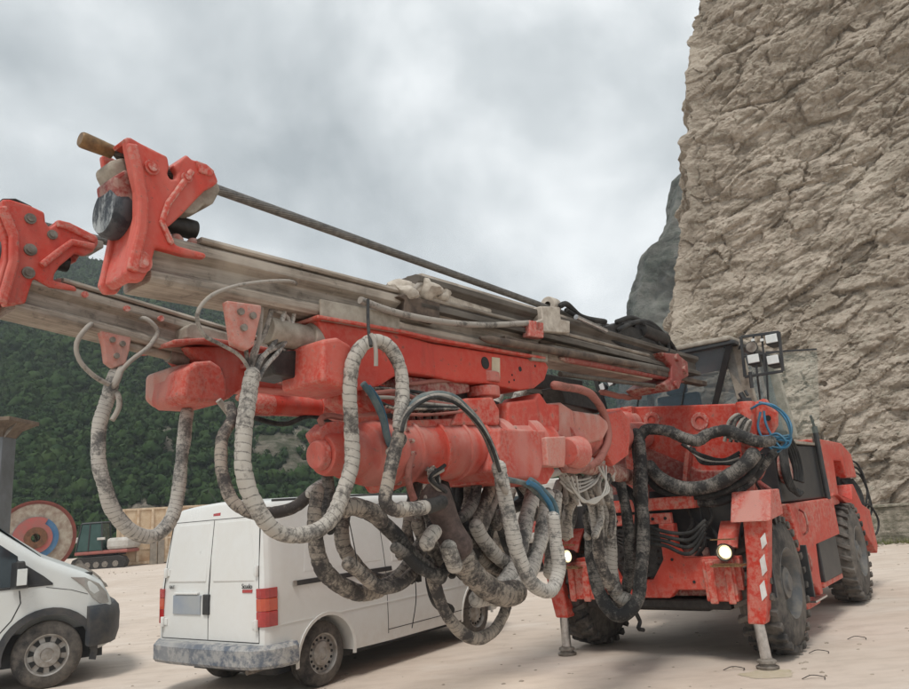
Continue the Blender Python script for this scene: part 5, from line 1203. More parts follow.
# ---- rear-view panel van ----
VA=R_(55); vo=Vector((-1.668,7.943,0))+Vector((-math.sin(VA),math.cos(VA),0))*.735; fv=frame(vo,VA)
van=root('panel_van','dusty white panel van seen from behind under the hanging hoses','van',vo,rz=VA)
st=[(-.80,.36,1.80,.90),(-.785,.34,1.86,.955),(-.74,.33,1.885,.985),(-.60,.31,1.90,1.0),(1.0,.28,1.925,1.0),(2.0,.28,1.91,1.0),(2.35,.28,1.84,.99),(2.6,.28,1.55,.975),(2.85,.28,1.20,.96),(3.35,.28,1.02,.90),(3.52,.30,.85,.82),(3.60,.36,.70,.74)]
bd=Body(fv,st,.98,.15,.90,.13)
bd.lean=lambda x,z: .10*max(0,(z-.95))**1.2*max(0,min(1,(.2-x)/1.0)) if x<.2 else 0
ob=bd.mesh().build('body',m_van,van)
c_=MB()
for x in (0,2.82):
    c_.cyl(fv(x,-1.1,.31),fv(x,-.55,.31),.385,n=40); 
cut(ob,c_)
c_=MB()
for x in (0,2.82): c_.cyl(fv(x,.55,.31),fv(x,1.1,.31),.385,n=40)
cut(ob,c_)
for x in (0,2.82):
    for s in (-1,1): car_wheel(van,fv,x,.735*s,.32,.20,'steel',s)
o_=MB(); o_.hexa([fv(-.5,-.66,.2),fv(3.3,-.66,.2),fv(3.3,.66,.2),fv(-.5,.66,.2),fv(-.6,-.6,.45),fv(3.3,-.6,.45),fv(3.3,.6,.45),fv(-.6,.6,.45)]); o_.build('underbody',m_black,van)
for x in (0,2.82):
    o_=MB(); q=[]
    K=18; vs=[];fs=[]
    for k in range(K+1):
        a=R_(-8+196*k/K); 
        for r_,o2 in ((.385,.004),(.42,.012),(.42,-.01),(.385,-.01)):
            xx=x+r_*math.cos(a); zz=.31+r_*math.sin(a); vs.append(fv(xx,-(bd.hwid(xx,zz)+o2),zz))
    for k in range(K):
        for j in range(4): fs.append((k*4+j,k*4+(j+1)%4,k*4+4+(j+1)%4,k*4+4+j))
    o_.add(vs,fs,'auto'); o_.build('wheel_arch_lip',m_van,van)
# rear bumper
o_=MB(); vs=[];fs=[];prof=[(-.02,.33),(.075,.33),(.10,.36),(.10,.50),(.07,.535),(-.02,.54)]
path=[(-.48,-.925),(-.62,-.92),(-.74,-.875),(-.83,-.77),(-.86,-.5),(-.87,0),(-.86,.5),(-.83,.77),(-.74,.875),(-.62,.92),(-.48,.925)]
for i,(x,y) in enumerate(path):
    a=path[max(i-1,0)];b_=path[min(i+1,len(path)-1)]; tx,ty=b_[0]-a[0],b_[1]-a[1]; L=math.hypot(tx,ty); nx,ny=-ty/L,tx/L
    for d,z in prof: vs.append(fv(x+nx*(d-.02),y+ny*(d-.02),z))
for i in range(len(path)-1):
    for j in range(6): fs.append((i*6+j,i*6+(j+1)%6,i*6+6+(j+1)%6,i*6+6+j))
fs+=[(5,4,3,2,1,0),tuple((len(path)-1)*6+j for j in range(6))]
o_.add(vs,fs,'auto'); o_.build('rear_bumper',m_bump,van)
RX=lambda z:-.80+bd.lean(-.8,z)
def rearq(name,y0,y1,z0,z1,m,off=.01,bev=.004,th=.03):
    o_=MB(); o_.hexa([fv(RX(z0)-off,y0,z0),fv(RX(z0)-off+th,y0,z0),fv(RX(z0)-off+th,y1,z0),fv(RX(z0)-off,y1,z0),fv(RX(z1)-off,y0,z1),fv(RX(z1)-off+th,y0,z1),fv(RX(z1)-off+th,y1,z1),fv(RX(z1)-off,y1,z1)]); return o_.build(name,m,van,bev,3)
# door pressings, raised
for s in (-1,1):
    z0,z1=1.12,1.72; a=.05 if s>0 else .05
    ys=[(.06*s,z0),(.72*s,z0),(.685*s,1.45),(.62*s,z1),(.06*s,z1)]
    o_=MB(); q=[fv(RX(z)-.004,y,z) for y,z in ys]; f_=(fv(1,0,0)-fv(0,0,0)); o_.prism(q,f_*.03); o_.build('door_pressing',m_van,van,.012,3)
for y in (0.0,.80,-.80):
    o_=MB(); K=12
    for k in range(K):
        za,zb_=.56+(1.74-.56)*k/K,.56+(1.74-.56)*(k+1)/K
        ya=y*(1-.10*max(0,za-.98)); yb=y*(1-.10*max(0,zb_-.98))
        o_.hexa([fv(RX(za)-.0015,ya-.004,za),fv(RX(za)+.02,ya-.004,za),fv(RX(za)+.02,ya+.004,za),fv(RX(za)-.0015,ya+.004,za),fv(RX(zb_)-.0015,yb-.004,zb_),fv(RX(zb_)+.02,yb-.004,zb_),fv(RX(zb_)+.02,yb+.004,zb_),fv(RX(zb_)-.0015,yb+.004,zb_)])
    o_.build('door_gap',m_seam,van)
rearq('door_bottom_gap',-.8,.8,.552,.56,m_seam,.0015,0)
rearq('door_top_gap',-.7,.7,1.742,1.748,m_seam,.0015,0)
rearq('number_plate',.12,.60,.80,.99,simple('blurred_number_plate',(.34,.36,.37),(.26,.30,.36),.5,0,3,0),.012)
rearq('plate_lamp_bar',.16,.58,1.0,1.02,m_van,.022)
rearq('rear_door_handle',-.03,.075,.80,1.0,m_black,.02,.01)
rearq('brake_lamp',.04,-.10,1.775,1.825,m_tail,.0,.008,.06)
for z in (.72,1.22):
    for s in (-1,1): 
        o_=MB(); o_.cyl(fv(RX(z)-.015,.775*s*(1-.08*max(0,z-.98)),z-.05),fv(RX(z)-.015,.775*s*(1-.08*max(0,z-.98)),z+.05),.024,n=10); o_.box(fv(RX(z)+.005,.74*s,z),fv(0,0.035,0)-fv(0,0,0),Z*.035,(fv(.016,0,0)-fv(0,0,0))); o_.build('door_hinge',m_van,van,.004)
for s in (-1,1):
    o_=MB(); e=root_part('tail_lamp',van)
    for nm,za,zb_,mm in (('red_lens',.88,1.06,m_tail),('amber_lens',1.02,1.10,m_amber)): pass
    for za,zb_,mm in ((.70,.842,m_tail),(.843,.96,m_amber2),(.961,1.055,m_tail)):
        o_=MB(); o_.hexa([fv(-.815,s*.815,za),fv(-.60,s*(bd.hwid(-.6,za)+.006),za),fv(-.60,s*.80,za),fv(-.74,s*.80,za)]+[fv(-.815+.0,s*.815,zb_),fv(-.60,s*(bd.hwid(-.6,zb_)+.006),zb_),fv(-.60,s*.80,zb_),fv(-.74,s*.80,zb_)])
        o_=MB(); q=[(-.812,.77),(-.812,.845),(-.79,.885),(-.76,.903),(-.66,.912),(-.66,.86),(-.75,.80)]
        o_.prism([fv(x,s*y,za) for x,y in q],Z*(zb_-za)); o_.build('lamp_lens',mm,e,.006)
# badges
def text(body,size,m,par,pos,xdir,updir,name='lettering',ext=.002):
    cu=bpy.data.curves.new('t','FONT'); cu.body=body; cu.size=size; cu.extrude=ext; cu.align_x='CENTER'; cu.align_y='CENTER'
    o=bpy.data.objects.new('t',cu); COL.objects.link(o); bpy.context.view_layer.update(); me=bpy.data.meshes.new_from_object(o.evaluated_get(bpy.context.evaluated_depsgraph_get())); bpy.data.objects.remove(o)
    xd=xdir.normalized(); zd=xd.cross(updir).normalized(); yd=zd.cross(xd)
    M=Matrix((xd,yd,zd)).transposed().to_4x4(); M.translation=pos; top=par
    while top.parent: top=top.parent
    me.transform(top.matrix_basis.inverted()@M); me.materials.append(m); o=bpy.data.objects.new(name,me); COL.objects.link(o); o.parent=par; return o
xd=(fv(0,-1,0)-fv(0,0,0))
text('FIAT',.05,m_black,van,fv(RX(1.07)-.008,.64,1.07),xd,Z)
text('Scudo',.065,m_black,van,fv(RX(1.075)-.008,-.62,1.075),xd,Z)
rearq('red_badge',-.55,-.70,1.015,1.045,m_tail,.006,.002)
# side: rail, lower moulding, seams, door handle, windows
R=-1
bd.patch([(-.42,1.035),(1.05,1.035),(1.05,1.085),(-.42,1.085)],R,'slide_rail',m_black,van,.012,.03,bev=.004)
bd.patch([(-.46,1.035),(-.42,1.03),(-.42,1.09),(-.46,1.085)],R,'rail_cap',m_hub,van,.02,.03)
bd.seam([(-.78,.70),(-.42,.70),(3.3,.70)],R,van,.012,'waist_crease',m_van,.004)
bd.seam([(.95,.36),(.95,1.80)],R,van); bd.seam([(1.98,.36),(1.98,1.08),(1.98,1.80)],R,van); bd.seam([(.95,.40),(3.0,.40)],R,van)
bd.seam([(.95,1.80),(2.0,1.80)],R,van); bd.seam([(2.9,.8),(2.95,1.1)],R,van)
bd.patch([(.45,1.16),(.9,1.16),(.9,1.70),(.45,1.70)],R,'side_pressing',m_van,van,.002,.02,bev=.008)
bd.patch([(1.08,1.14),(1.9,1.14),(1.9,1.70),(1.10,1.70)],R,'side_pressing',m_van,van,.004,.02,bev=.01)
bd.patch([(-.3,1.16),(.36,1.16),(.36,1.70),(-.22,1.70)],R,'side_pressing',m_van,van,.002,.02,bev=.008)
bd.patch([(2.04,1.14),(2.80,1.14),(2.56,1.42),(2.30,1.70),(2.04,1.72)],R,'front_door_window',g_dark,van,.004,.02)
bd.patch([(1.74,.94),(1.90,.94),(1.90,.99),(1.74,.99)],R,'door_handle',m_black,van,.025,.03,bev=.004); bd.patch([(2.06,.94),(2.22,.94),(2.22,.99),(2.06,.99)],R,'door_handle',m_black,van,.025,.03,bev=.004)
for s in (-1,1):
    o_=MB(); o_.hexa([fv(2.62,s*.9,1.08),fv(2.74,s*.9,1.08),fv(2.70,s*1.06,1.10),fv(2.60,s*1.06,1.10),fv(2.62,s*.9,1.30),fv(2.72,s*.9,1.28),fv(2.68,s*1.06,1.30),fv(2.60,s*1.06,1.32)]); o_.build('wing_mirror',m_black,van,.02)
o_=MB(); vs=[fv(2.36,-.68,1.82),fv(2.36,.68,1.82),fv(2.86,.76,1.215),fv(2.86,-.76,1.215)]; o_.prism([v+Z*.012+(fv(.012,0,0)-fv(0,0,0)) for v in vs],-Z*.01); o_.build('windscreen',g_dark,van)
for s in (-1,1):
    o_=MB(); 
    for k in range(30):
        x0,x1=-.6+2.6*k/30,-.6+2.6*(k+1)/30
    o_.tube([fv(x,s*(bd.hwid(x,bd.params(x)[1]-.13)-.075),bd.params(x)[1]-.005) for x in (-.55,0,.7,1.4,2.0)],.012,6); o_.build('roof_gutter',m_clad,van)
o_=MB(); o_.tube([fv(-.25,.55,1.90),fv(-.42,.56,2.10)],.004,5); o_.build('roof_aerial',m_black,van)
o_=MB(); o_.cyl(fv(-.45,-.55,.28),fv(-.75,-.55,.27),.025,n=12); o_.build('exhaust_tailpipe',m_rust,van)
# ---- left van, side on, front half in frame ----
TA=R_(31); to=Vector((-5.02-.93*math.sin(TA),8.86+.93*math.cos(TA),0)); ft=frame(to,TA)   # origin: middle of the front axle
tv=root('delivery_van','white delivery van at the left edge showing its bonnet and one dirty front wheel','van',to,rz=TA)
st=[(-4.3,.42,2.35,.96),(-4.1,.35,2.45,1.),(-1.9,.35,2.5,1.),(-1.2,.35,2.36,1.),(-.62,.35,1.86,.99),(-.10,.34,1.47,.985),(.20,.34,1.33,.965),(.42,.34,1.23,.93),(.57,.36,1.11,.87),(.66,.40,.94,.82),(.70,.46,.80,.78)]
tb=Body(ft,st,1.08,.13,.99,.12)
ob=tb.mesh().build('body',m_van2,tv)
for s in ((-1.15,-.55),(.55,1.15)):
    c_=MB(); c_.cyl(ft(0,s[0],.36),ft(0,s[1],.36),.46,n=44); cut(ob,c_)
for x in (0,-3.3):
    for s in (-1,1): car_wheel(tv,ft,x,.83*s,.37,.23,'trim',s)
o_=MB(); o_.hexa([ft(-4,-.7,.25),ft(.6,-.7,.25),ft(.6,.7,.25),ft(-4,.7,.25),ft(-4,-.62,.6),ft(.6,-.62,.6),ft(.6,.62,.6),ft(-4,.62,.6)]); o_.build('underbody',m_black,tv)
R=-1
K=20; vs=[];fs=[]; o_=MB()
for k in range(K+1):
    a=R_(-14+200*k/K)
    for r_,o2 in ((.455,.012),(.535,.018),(.535,-.02),(.455,-.02)):
        xx=r_*math.cos(a); zz=.36+r_*math.sin(a); vs.append(ft(xx,-(tb.hwid(min(xx,.6),zz)+o2),zz))
for k in range(K):
    for j in range(4): fs.append((k*4+j,k*4+(j+1)%4,k*4+4+(j+1)%4,k*4+4+j))
o_.add(vs,fs,'auto'); o_.build('wheel_arch_trim',m_clad,tv)
tb.patch([(-3,.36),(-.50,.36),(-.50,.62),(-.56,.66),(-3,.66)],R,'sill_cladding',m_clad,tv,.014,.03,bev=.006)
tb.patch([(-1.75,1.17),(-.33,1.17),(-.36,1.51),(-.64,1.73),(-1.22,2.17),(-1.75,2.22)],R,'side_window',g_dark,tv,.004,.02)
tb.patch([(-.33,1.17),(.02,1.17),(-.08,1.26),(-.36,1.47)],R,'window_corner',m_black,tv,.006,.02)
tb.patch([(-2.0,1.115),(.02,1.15),(.02,1.17),(-2.0,1.165)],R,'window_seal',m_black,tv,.008,.02)
tb.seam([(-.32,1.12),(-.30,.98),(-.38,.80),(-.50,.66)],R,tv,.012)
tb.seam([(-.05,1.13),(.22,1.07),(.40,1.0)],R,tv,.006)
# front bumper corner wrapping round
o_=MB(); pr=[(.44,.84),(.44,.44),(.60,.37),(.74,.44),(.80,.52)]
vs=[];fs=[]; path=[(.42,.985),(.50,.955),(.58,.90),(.67,.80),(.74,.6),(.78,.3),(.78,0)]; path=[(x,-y) for x,y in path]+[(x,y) for x,y in path[-2::-1]]
prof=[(-.06,.42),(.03,.40),(.06,.50),(.065,.70),(.05,.80),(.0,.86),(-.06,.86)]
for i,(x,y) in enumerate(path):
    a=path[max(i-1,0)];b_=path[min(i+1,len(path)-1)]; tx,ty=b_[0]-a[0],b_[1]-a[1]; L=math.hypot(tx,ty); nx,ny=ty/L,-tx/L
    for d,z in prof: vs.append(ft(x+nx*(d-.02),y+ny*(d-.02),z))
n_=len(prof)
for i in range(len(path)-1):
    for j in range(n_): fs.append((i*n_+j,i*n_+(j+1)%n_,i*n_+n_+(j+1)%n_,i*n_+n_+j))
fs+=[tuple(range(n_-1,-1,-1)),tuple((len(path)-1)*n_+j for j in range(n_))]
o_.add(vs,fs,'auto'); o_.build('front_bumper',m_clad,tv)
for s in (-1,1):
    o_=MB(); q=[(.20,1.22),(.36,1.20),(.52,1.11),(.61,1.0),(.645,.87),(.54,.87),(.45,.95),(.36,1.08)]
    o_.prism([ft(x,s*(tb.hwid(min(x,.66),z)+.010),z) for x,z in q],(ft(0,-s*.06,0)-ft(0,0,0))); o_.build('headlight',m_hl:=m_clrl if False else simple('hazy_headlight_lens',(.42,.41,.38),(.28,.26,.24),.15,.1,4,0,1),tv,.008)
    o_=MB(); o_.hexa([ft(-.42,s*1.0,1.14),ft(-.22,s*1.0,1.14),ft(-.24,s*1.22,1.16),ft(-.36,s*1.22,1.16),ft(-.42,s*1.0,1.44),ft(-.28,s*1.0,1.44),ft(-.28,s*1.22,1.46),ft(-.36,s*1.22,1.46)]); o_.build('wing_mirror',m_black,tv,.02)
    o_=MB(); o_.box(ft(-.30,s*1.235,1.28),(ft(.05,0,0)-ft(0,0,0)),Z*.09,(ft(0,.006,0)-ft(0,0,0))); o_.build('mirror_cap',m_van2,tv,.005)
o_=MB(); vs=[ft(-.70,-.80,1.95),ft(-.70,.80,1.95),ft(-.12,.86,1.47),ft(-.12,-.86,1.47)]; o_.prism([v+Z*.02 for v in vs],-Z*.012); o_.build('windscreen',g_dark,tv)
o_=MB(); o_.box(ft(.54,0,1.10),(ft(0,.5,0)-ft(0,0,0)),Z*.05,(ft(.02,0,0)-ft(0,0,0))); o_.build('grille',m_black,tv,.01)
o_=MB(); o_.box(ft(.40,-.80,1.235),(ft(.05,0,0)-ft(0,0,0)),(ft(0,.04,0)-ft(0,0,0)),Z*.02); o_.build('bonnet_stop',m_black,tv,.01)
# ================================================================== BACKGROUND THINGS
# steel column with a flared cap, left edge
pc=P(-7,520,12.5); pc.z=0
col_=root('steel_column','grey steel column with a flared rusty cap at the left edge','column',pc)
zt_=P(6,438,12.5).z
o_=MB(); o_.box(pc+Z*(zt_/2),Vector((.19,0,0)),Vector((0,.19,0)),Z*zt_/2); o_.build('shaft',simple('grey_blue_steel',(.17,.18,.19),(.12,.125,.125),.5,.2,3,.05),col_,.01)
o_=MB(); 
for a,b_,h0,h1 in ((.19,.26,0,.14),(.26,.42,.14,.24),(.44,.44,.241,.31)):
    o_.hexa([pc+Vector((sx*a,sy*a,zt_+h0)) for sx,sy in ((-1,-1),(1,-1),(1,1),(-1,1))]+[pc+Vector((sx*b_,sy*b_,zt_+h1)) for sx,sy in ((-1,-1),(1,-1),(1,1),(-1,1))])
o_.build('cap',simple('rusty_cap_steel',(.20,.15,.11),(.11,.08,.06),.8,.1,8,.4),col_,.008)
for s in (-1,1):
    o_=MB(); o_.prism([pc+Vector((s*.20,-.18,zt_-.02)),pc+Vector((s*.40,-.18,zt_+.22)),pc+Vector((s*.20,-.18,zt_+.22))],Vector((0,.02,0))); o_.build('gusset',m_rust,col_)
# cable reel
rc=P(35,538,25); R0=1.20
axr=Vector((.75,-1,0)).normalized()
reel=root('cable_reel','large wooden cable reel with white flange and red and blue rings','cable reel',Vector((rc.x,rc.y,0)),rz=math.atan2(axr.y,axr.x))
m_rw=simple('weathered_white_board',(.40,.35,.28),(.24,.17,.13),.8,0,5,.3); m_rr=simple('faded_red_band',(.22,.055,.04),(.14,.04,.03),.7,0,6); m_bl=simple('faded_blue_band',(.035,.13,.27),(.10,.18,.28),.7,0,3); m_rp=simple('pink_red_ring',(.42,.10,.09),(.30,.13,.11),.7,0,4)
def rn(name,r0,r1,d0,d1,m):
    o_=MB(); k_=1 if r1>=R0 else (1.5 if name=='painted_band' else 1.17); r0*=k_ if r0<R0 else 1; r1*=k_; r0=min(r0,R0); r1=min(r1,R0+.06); o_.lathe(rc+axr*d0,rc+axr*(d0+1),[(0,r0),(0,r1),(d1,r1),(d1,r0)],64,close=True); return o_.build(name,m,reel)
rn('back_flange',.2,R0,-.75,.07,m_rw); rn('front_flange',.2,R0,0,.07,m_rw); rn('flange_rim',R0,R0+.06,-.01,.10,m_rr); rn('painted_band',.76,.80,.071,.006,m_rr)
rn('inner_ring',.30,.60,.078,.05,m_bl); rn('inner_ring',.30,.44,.13,.03,m_rp)
rn('drum',.30,.55,-.7,.72,m_darkbrown); rn('hub_bore',.12,.30,.06,.13,simple('rusty_hub',(.20,.09,.045),(.10,.05,.03),.8,0,8))
o_=MB(); K=12; vs=[]
for k in range(K+1):
    a=R_(100+90*k/K)
o_=MB(); t_=axr.cross(Z); o_.prism([rc+axr*.142+(t_*math.cos(R_(a))+Z*math.sin(R_(a)))*r_ for r_,aa in ((.70,0),(.50,1)) for a in (range(0,121,10) if aa==0 else range(120,-1,-10))],axr*.012); o_.build('painted_quadrant',m_rp,reel)
for s_ in (-1,):
    o_=MB(); t_=axr.cross(Z); c0=rc-axr*.33+axr*.62*s_
    o_.prism([c0+t_*.9-Z*(rc.z),c0+t_*.75-Z*rc.z,c0+t_*.05+Z*.1,c0-t_*.05+Z*.1,c0-t_*.75-Z*rc.z,c0-t_*.9-Z*rc.z,c0-t_*.12+Z*.2,c0+t_*.12+Z*.2],axr*.08); o_.build('trestle',m_rust,reel)
# spoil heaps beside the reel
def heap(px,py,Y,rx,ry,h,m,name,label,cat,seed):
    c=P(px,py,Y); c.z=-.02; o_=MB(); nu,nv=36,12; vs=[];fs=[]
    for j in range(nv+1):
        r=1-j/nv
        for i in range(nu):
            a=6.2832*i/nu; k=1+.22*noise.noise(Vector((math.cos(a)*1.5+seed,math.sin(a)*1.5,r)))
            z=h*(1-r**1.6)*(1+.25*noise.noise(Vector((math.cos(a)*r*3,math.sin(a)*r*3,seed)))); vs.append(c+Vector((math.cos(a)*rx*r*k,math.sin(a)*ry*r*k,z+.06*noise.noise(Vector((math.cos(a)*r*9,math.sin(a)*r*9,seed))))))
    for j in range(nv):
        for i in range(nu): fs.append((j*nu+i,j*nu+(i+1)%nu,(j+1)*nu+(i+1)%nu,(j+1)*nu+i))
    fs.append(tuple(range(nu-1,-1,-1))); o_.add(vs,fs,True); r=root(name,label,cat,c); o=o_.build('heap',m,r); return r
m_spoil=simple('grey_spoil',(.24,.205,.165),(.14,.12,.10),.95,0,3,.6)
heap(76,560,26,1.1,.9,.95,m_spoil,'spoil_heap','pointed grey brown spoil heap just right of the cable reel','heap',3)
# excavator with dark green glass cab
ec=P(106,556,43); ec.z=0
ex=root('excavator','small excavator with dark glass cab and white rear between reel and skip','excavator',ec)
def eb(name,x0,x1,y0,y1,z0,z1,m,bev=.05): 
    o_=MB(); o_.box(ec+Vector(((x0+x1)/2,(y0+y1)/2,(z0+z1)/2)),Vector(((x1-x0)/2,0,0)),Vector((0,(y1-y0)/2,0)),Z*(z1-z0)/2); return o_.build(name,m,ex,bev)
m_exw=simple('chalky_white_paint',(.55,.53,.49),(.40,.36,.32),.6,0,2,.1); m_exr=simple('faded_red_plastic',(.35,.10,.08),(.25,.09,.07),.6,0,3); m_gg=glass('green_tinted_glass',(.02,.055,.045),.08)
for y in (-.9,.9):
    tr=root_part('track',ex); o_=MB(); pts=[(x,z) for x,z in ((-1.5,.35),(-1.35,.08),(-1.1,0),(1.3,0),(1.6,.1),(1.72,.38),(1.55,.66),(1.3,.74),(-1.1,.74),(-1.38,.62))]; o_.prism([ec+Vector((x,y-.22,z)) for x,z in pts],Vector((0,.44,0))); o_.build('track_belt',m_dark,tr,.03)
    o_=MB(); 
    for x in (-1,-.5,0,.5,1.1): o_=MB(); o_.cyl(ec+Vector((x,y-.235,.3)),ec+Vector((x,y+.235,.3)),.17,n=16); o_.build('track_roller',m_rust,tr)
eb('turntable',-1.0,1.1,-.8,.8,.74,.86,m_dark); eb('deck',-1.35,1.7,-1.0,1.0,.86,1.06,m_exr,.06)
eb('counterweight',.45,1.75,-1.0,1.0,1.062,1.72,m_exw,.18)
c_=MB(); c_.hexa([ec+Vector(v) for v in ((-1.25,-1,1.062),(.25,-1,1.062),(.25,.1,1.062),(-1.25,.1,1.062),(-1.0,-.95,2.6),(.15,-.95,2.6),(.15,.05,2.6),(-1.0,.05,2.6))]); c_.build('cab_glass',m_gg,ex,.05)
for a in ((-1.26,-1.0,-1.01,-.96),(.25,-1.0,.16,-.96),(-.55,-1.01,-.5,-.965),(.26,.1,.16,.06)):
    o_=MB(); o_.beam(ec+Vector((a[0],a[1],1.06)),ec+Vector((a[2],a[3],2.6)),.06,.06); o_.build('cab_pillar',m_black,ex)
o_=MB(); o_.hexa([ec+Vector(v) for v in ((-1.06,-1.0,2.602),(.2,-1.0,2.602),(.2,.1,2.602),(-1.06,.1,2.602),(-1.0,-.95,2.68),(.15,-.95,2.68),(.15,.05,2.68),(-1.0,.05,2.68))]); o_.build('cab_roof',m_black,ex,.03)
o_=MB(); o_.box(ec+Vector((.2,-1.05,1.72)),Vector((.22,0,0)),Vector((0,.05,0)),Z*.07); o_.build('white_panel',m_exw,ex,.02)
bo=root_part('digger_arm',ex); o_=MB(); o_.prism([ec+Vector(v) for v in ((-1.2,.4,1.1),(-1.9,.4,1.9),(-2.7,.4,1.7),(-3.2,.4,.9),(-3.0,.4,.85),(-2.6,.4,1.45),(-1.95,.4,1.6),(-1.4,.4,1.0))],Vector((0,.25,0))); o_.build('arm_plate',m_exw,bo,.03)
# skip / container of vertical rusty cream panels
sk0=P(122,566,43); sk0.z=0
sk1=P(245,560,47); sk1.z=0
sd_=(sk1-sk0).normalized(); sn=Vector((-sd_.y,sd_.x,0)); Ls=(sk1-sk0).length+2.5; Hs=P(160,509,44.).z
skp=root('site_container','open topped rusty cream container with upright ribs behind the white van','container',sk0,rz=math.atan2(sd_.y,sd_.x))
m_skp=simple('rusty_cream_panel',(.62,.49,.34),(.45,.29,.17),.8,.1,1.6,.3); m_skr=simple('pale_rusty_rib',(.70,.58,.43),(.46,.31,.19),.8,.1,3,.3)
def sb(name,a0,a1,b0,b1,z0,z1,m,bev=.01):
    o_=MB(); c=sk0+sd_*(a0+a1)/2+sn*(b0+b1)/2+Z*(z0+z1)/2; o_.box(c,sd_*(a1-a0)/2,sn*(b1-b0)/2,Z*(z1-z0)/2); return o_.build(name,m,skp,bev)
sb('side_wall',.0,Ls,.06,.12,.25,Hs,m_skp); sb('back_wall',0,Ls,2.4,2.46,.25,Hs,m_skp); sb('end_wall',0,.06,.12,2.4,.25,Hs,m_skp); sb('end_wall',Ls-.06,Ls,.12,2.4,.25,Hs,m_skp); sb('floor',0,Ls,.12,2.4,.2,.3,m_skp)
sb('top_rail',-.05,Ls+.05,.0,.13,Hs,Hs+.12,m_skr); sb('bottom_rail',-.05,Ls+.05,-.02,.13,.08,.249,m_skr)
for k in range(13): a=.0+Ls*k/12.; sb('rib',a-.07,a+.07,-.03,.058,.25,Hs,m_skr)
for k in range(3): sb('plank',.6+k*.02,Ls*.5,.03,.058,.9+.55*k,1.0+.55*k,m_skr)
for k in range(2):
    o_=MB(); a=1.6+k*.42; c=sk0+sd_*a-sn*.5; o_.box(c+Z*.7,sd_*.18,sn*.12,Z*.7); o=o_.build('timber_post',simple('grey_timber',(.30,.26,.21),(.2,.17,.14),.9,0,4,.3),None,.02)
    tag(o,('grey timber block leaning on the container, nearer the excavator','grey timber block against the container, farther from the excavator')[k],'timber','timber blocks by the container')
# white box truck seen through the hoses, with a blue bin in front
wt=P(540,560,19); wt.z=0
A2=R_(25); f2_=frame(wt,A2)
trk=root('box_truck','white high sided truck half hidden behind the hanging hoses','truck',wt,rz=A2)
def tbx(name,x0,x1,y0,y1,z0,z1,m,bev=.04,par=None):
    o_=MB(); o_.hexa([f2_(x0,y0,z0),f2_(x1,y0,z0),f2_(x1,y1,z0),f2_(x0,y1,z0),f2_(x0,y0,z1),f2_(x1,y0,z1),f2_(x1,y1,z1),f2_(x0,y1,z1)]); return o_.build(name,m,par or trk,bev)
tbx('body',-2.2,1.6,0,2,.75,2.35,m_exw,.12); tbx('chassis',-2.1,1.5,.2,1.8,.45,.75,m_dark)
tbx('window',-.75,-.45,-.012,.02,1.55,1.95,g_dark,.03); tbx('window',.3,.9,-.012,.02,1.5,1.95,g_dark,.03)
tbx('side_trim',-2.2,1.6,-.01,.02,1.05,1.10,m_rust,.0)
for x in (-1.4,1.0):
    for y in (.2,1.8): car_wheel(trk,f2_,x,y,.40,.25,'steel',-1 if y<1 else 1)
bb=P(470,560,17.5); bb.z=0
o_=MB(); o_.lathe(bb,bb+Z,[(0,0),(0,.26),(.02,.29),(.3,.29),(.31,.30),(.33,.29),(.62,.29),(.63,.30),(.65,.29),(.88,.29),(.90,.27),(.90,0)],28); o=o_.build('barrel',simple('bright_blue_plastic',(.02,.17,.45),(.03,.13,.33),.4),None); tag(o,'bright blue barrel standing on a pallet stack, seen between the dark hoses','barrel')
for v in o.data.vertices: v.co.z+=1.16
o_=MB()
for k in range(6):
    for j in range(3): 
        c=bb+Z*(.03+k*.19)+Vector((0,-.45+.45*j,0)); o_.box(c,Vector((.55,0,0)),Vector((0,.05,0)),Z*.045)
    for j in range(5):
        c=bb+Z*(.115+k*.19)+Vector((-.5+.25*j,0,0)); o_.box(c-Z*.02,Vector((.05,0,0)),Vector((0,.55,0)),Z*.03)
o=o_.build('pallet_stack',simple('pallet_wood',(.33,.25,.17),(.2,.15,.1),.9,0,6,.2),None); tag(o,'stack of timber pallets under the blue barrel behind the rig','pallet stack')
# low stone wall at the foot of the cliff
m_wall=rock_mat('mossy_stone_wall',(.33,.29,.24),(.42,.38,.31),(.16,.15,.11),4.)
w0=P(868,545,20.0); w0.z=0; w1=w0+Vector((9,-3.2,0)); wd_=(w1-w0).normalized(); wn=Vector((-wd_.y,wd_.x,0))
sw=root('stone_wall','low weathered concrete and stone wall at the foot of the cliff','wall',w0,rz=math.atan2(wd_.y,wd_.x))
nu,nv=90,14; vs=[];fs=[]
for j in range(nv+1):
    for i in range(nu+1):
        p=w0+wd_*9*i/nu+Z*(1.0*j/nv-.05); d=.05*noise.noise(p*2.2)+.025*noise.noise(p*7); vs.append(p-wn*d)
for j in range(nv):
    for i in range(nu): fs.append((j*(nu+1)+i,j*(nu+1)+i+1,(j+1)*(nu+1)+i+1,(j+1)*(nu+1)+i))
o_=MB(); o_.add(vs,fs,True); b0=len(o_.v)
vs2=[w0+wn*.6-Z*.05,w1+wn*.6-Z*.05,w1+wn*.6+Z*.95,w0+wn*.6+Z*.95]; o_.add(vs2,[(0,3,2,1)])
tp=[w0+Z*.955,w1+Z*.955,w1+wn*.6+Z*.955,w0+wn*.6+Z*.955,w0+wn*.05-Z*.05,w0+wn*.6-Z*.05]; o_.add(tp,[(0,1,2,3),(0,3,5,4)])
o_.build('wall_face',m_wall,sw)
o_=MB(); o_.box((w0+w1)/2+wn*.28+Z*.99,wd_*4.5,wn*.36,Z*.03); o_.build('coping',m_wall,sw,.01)
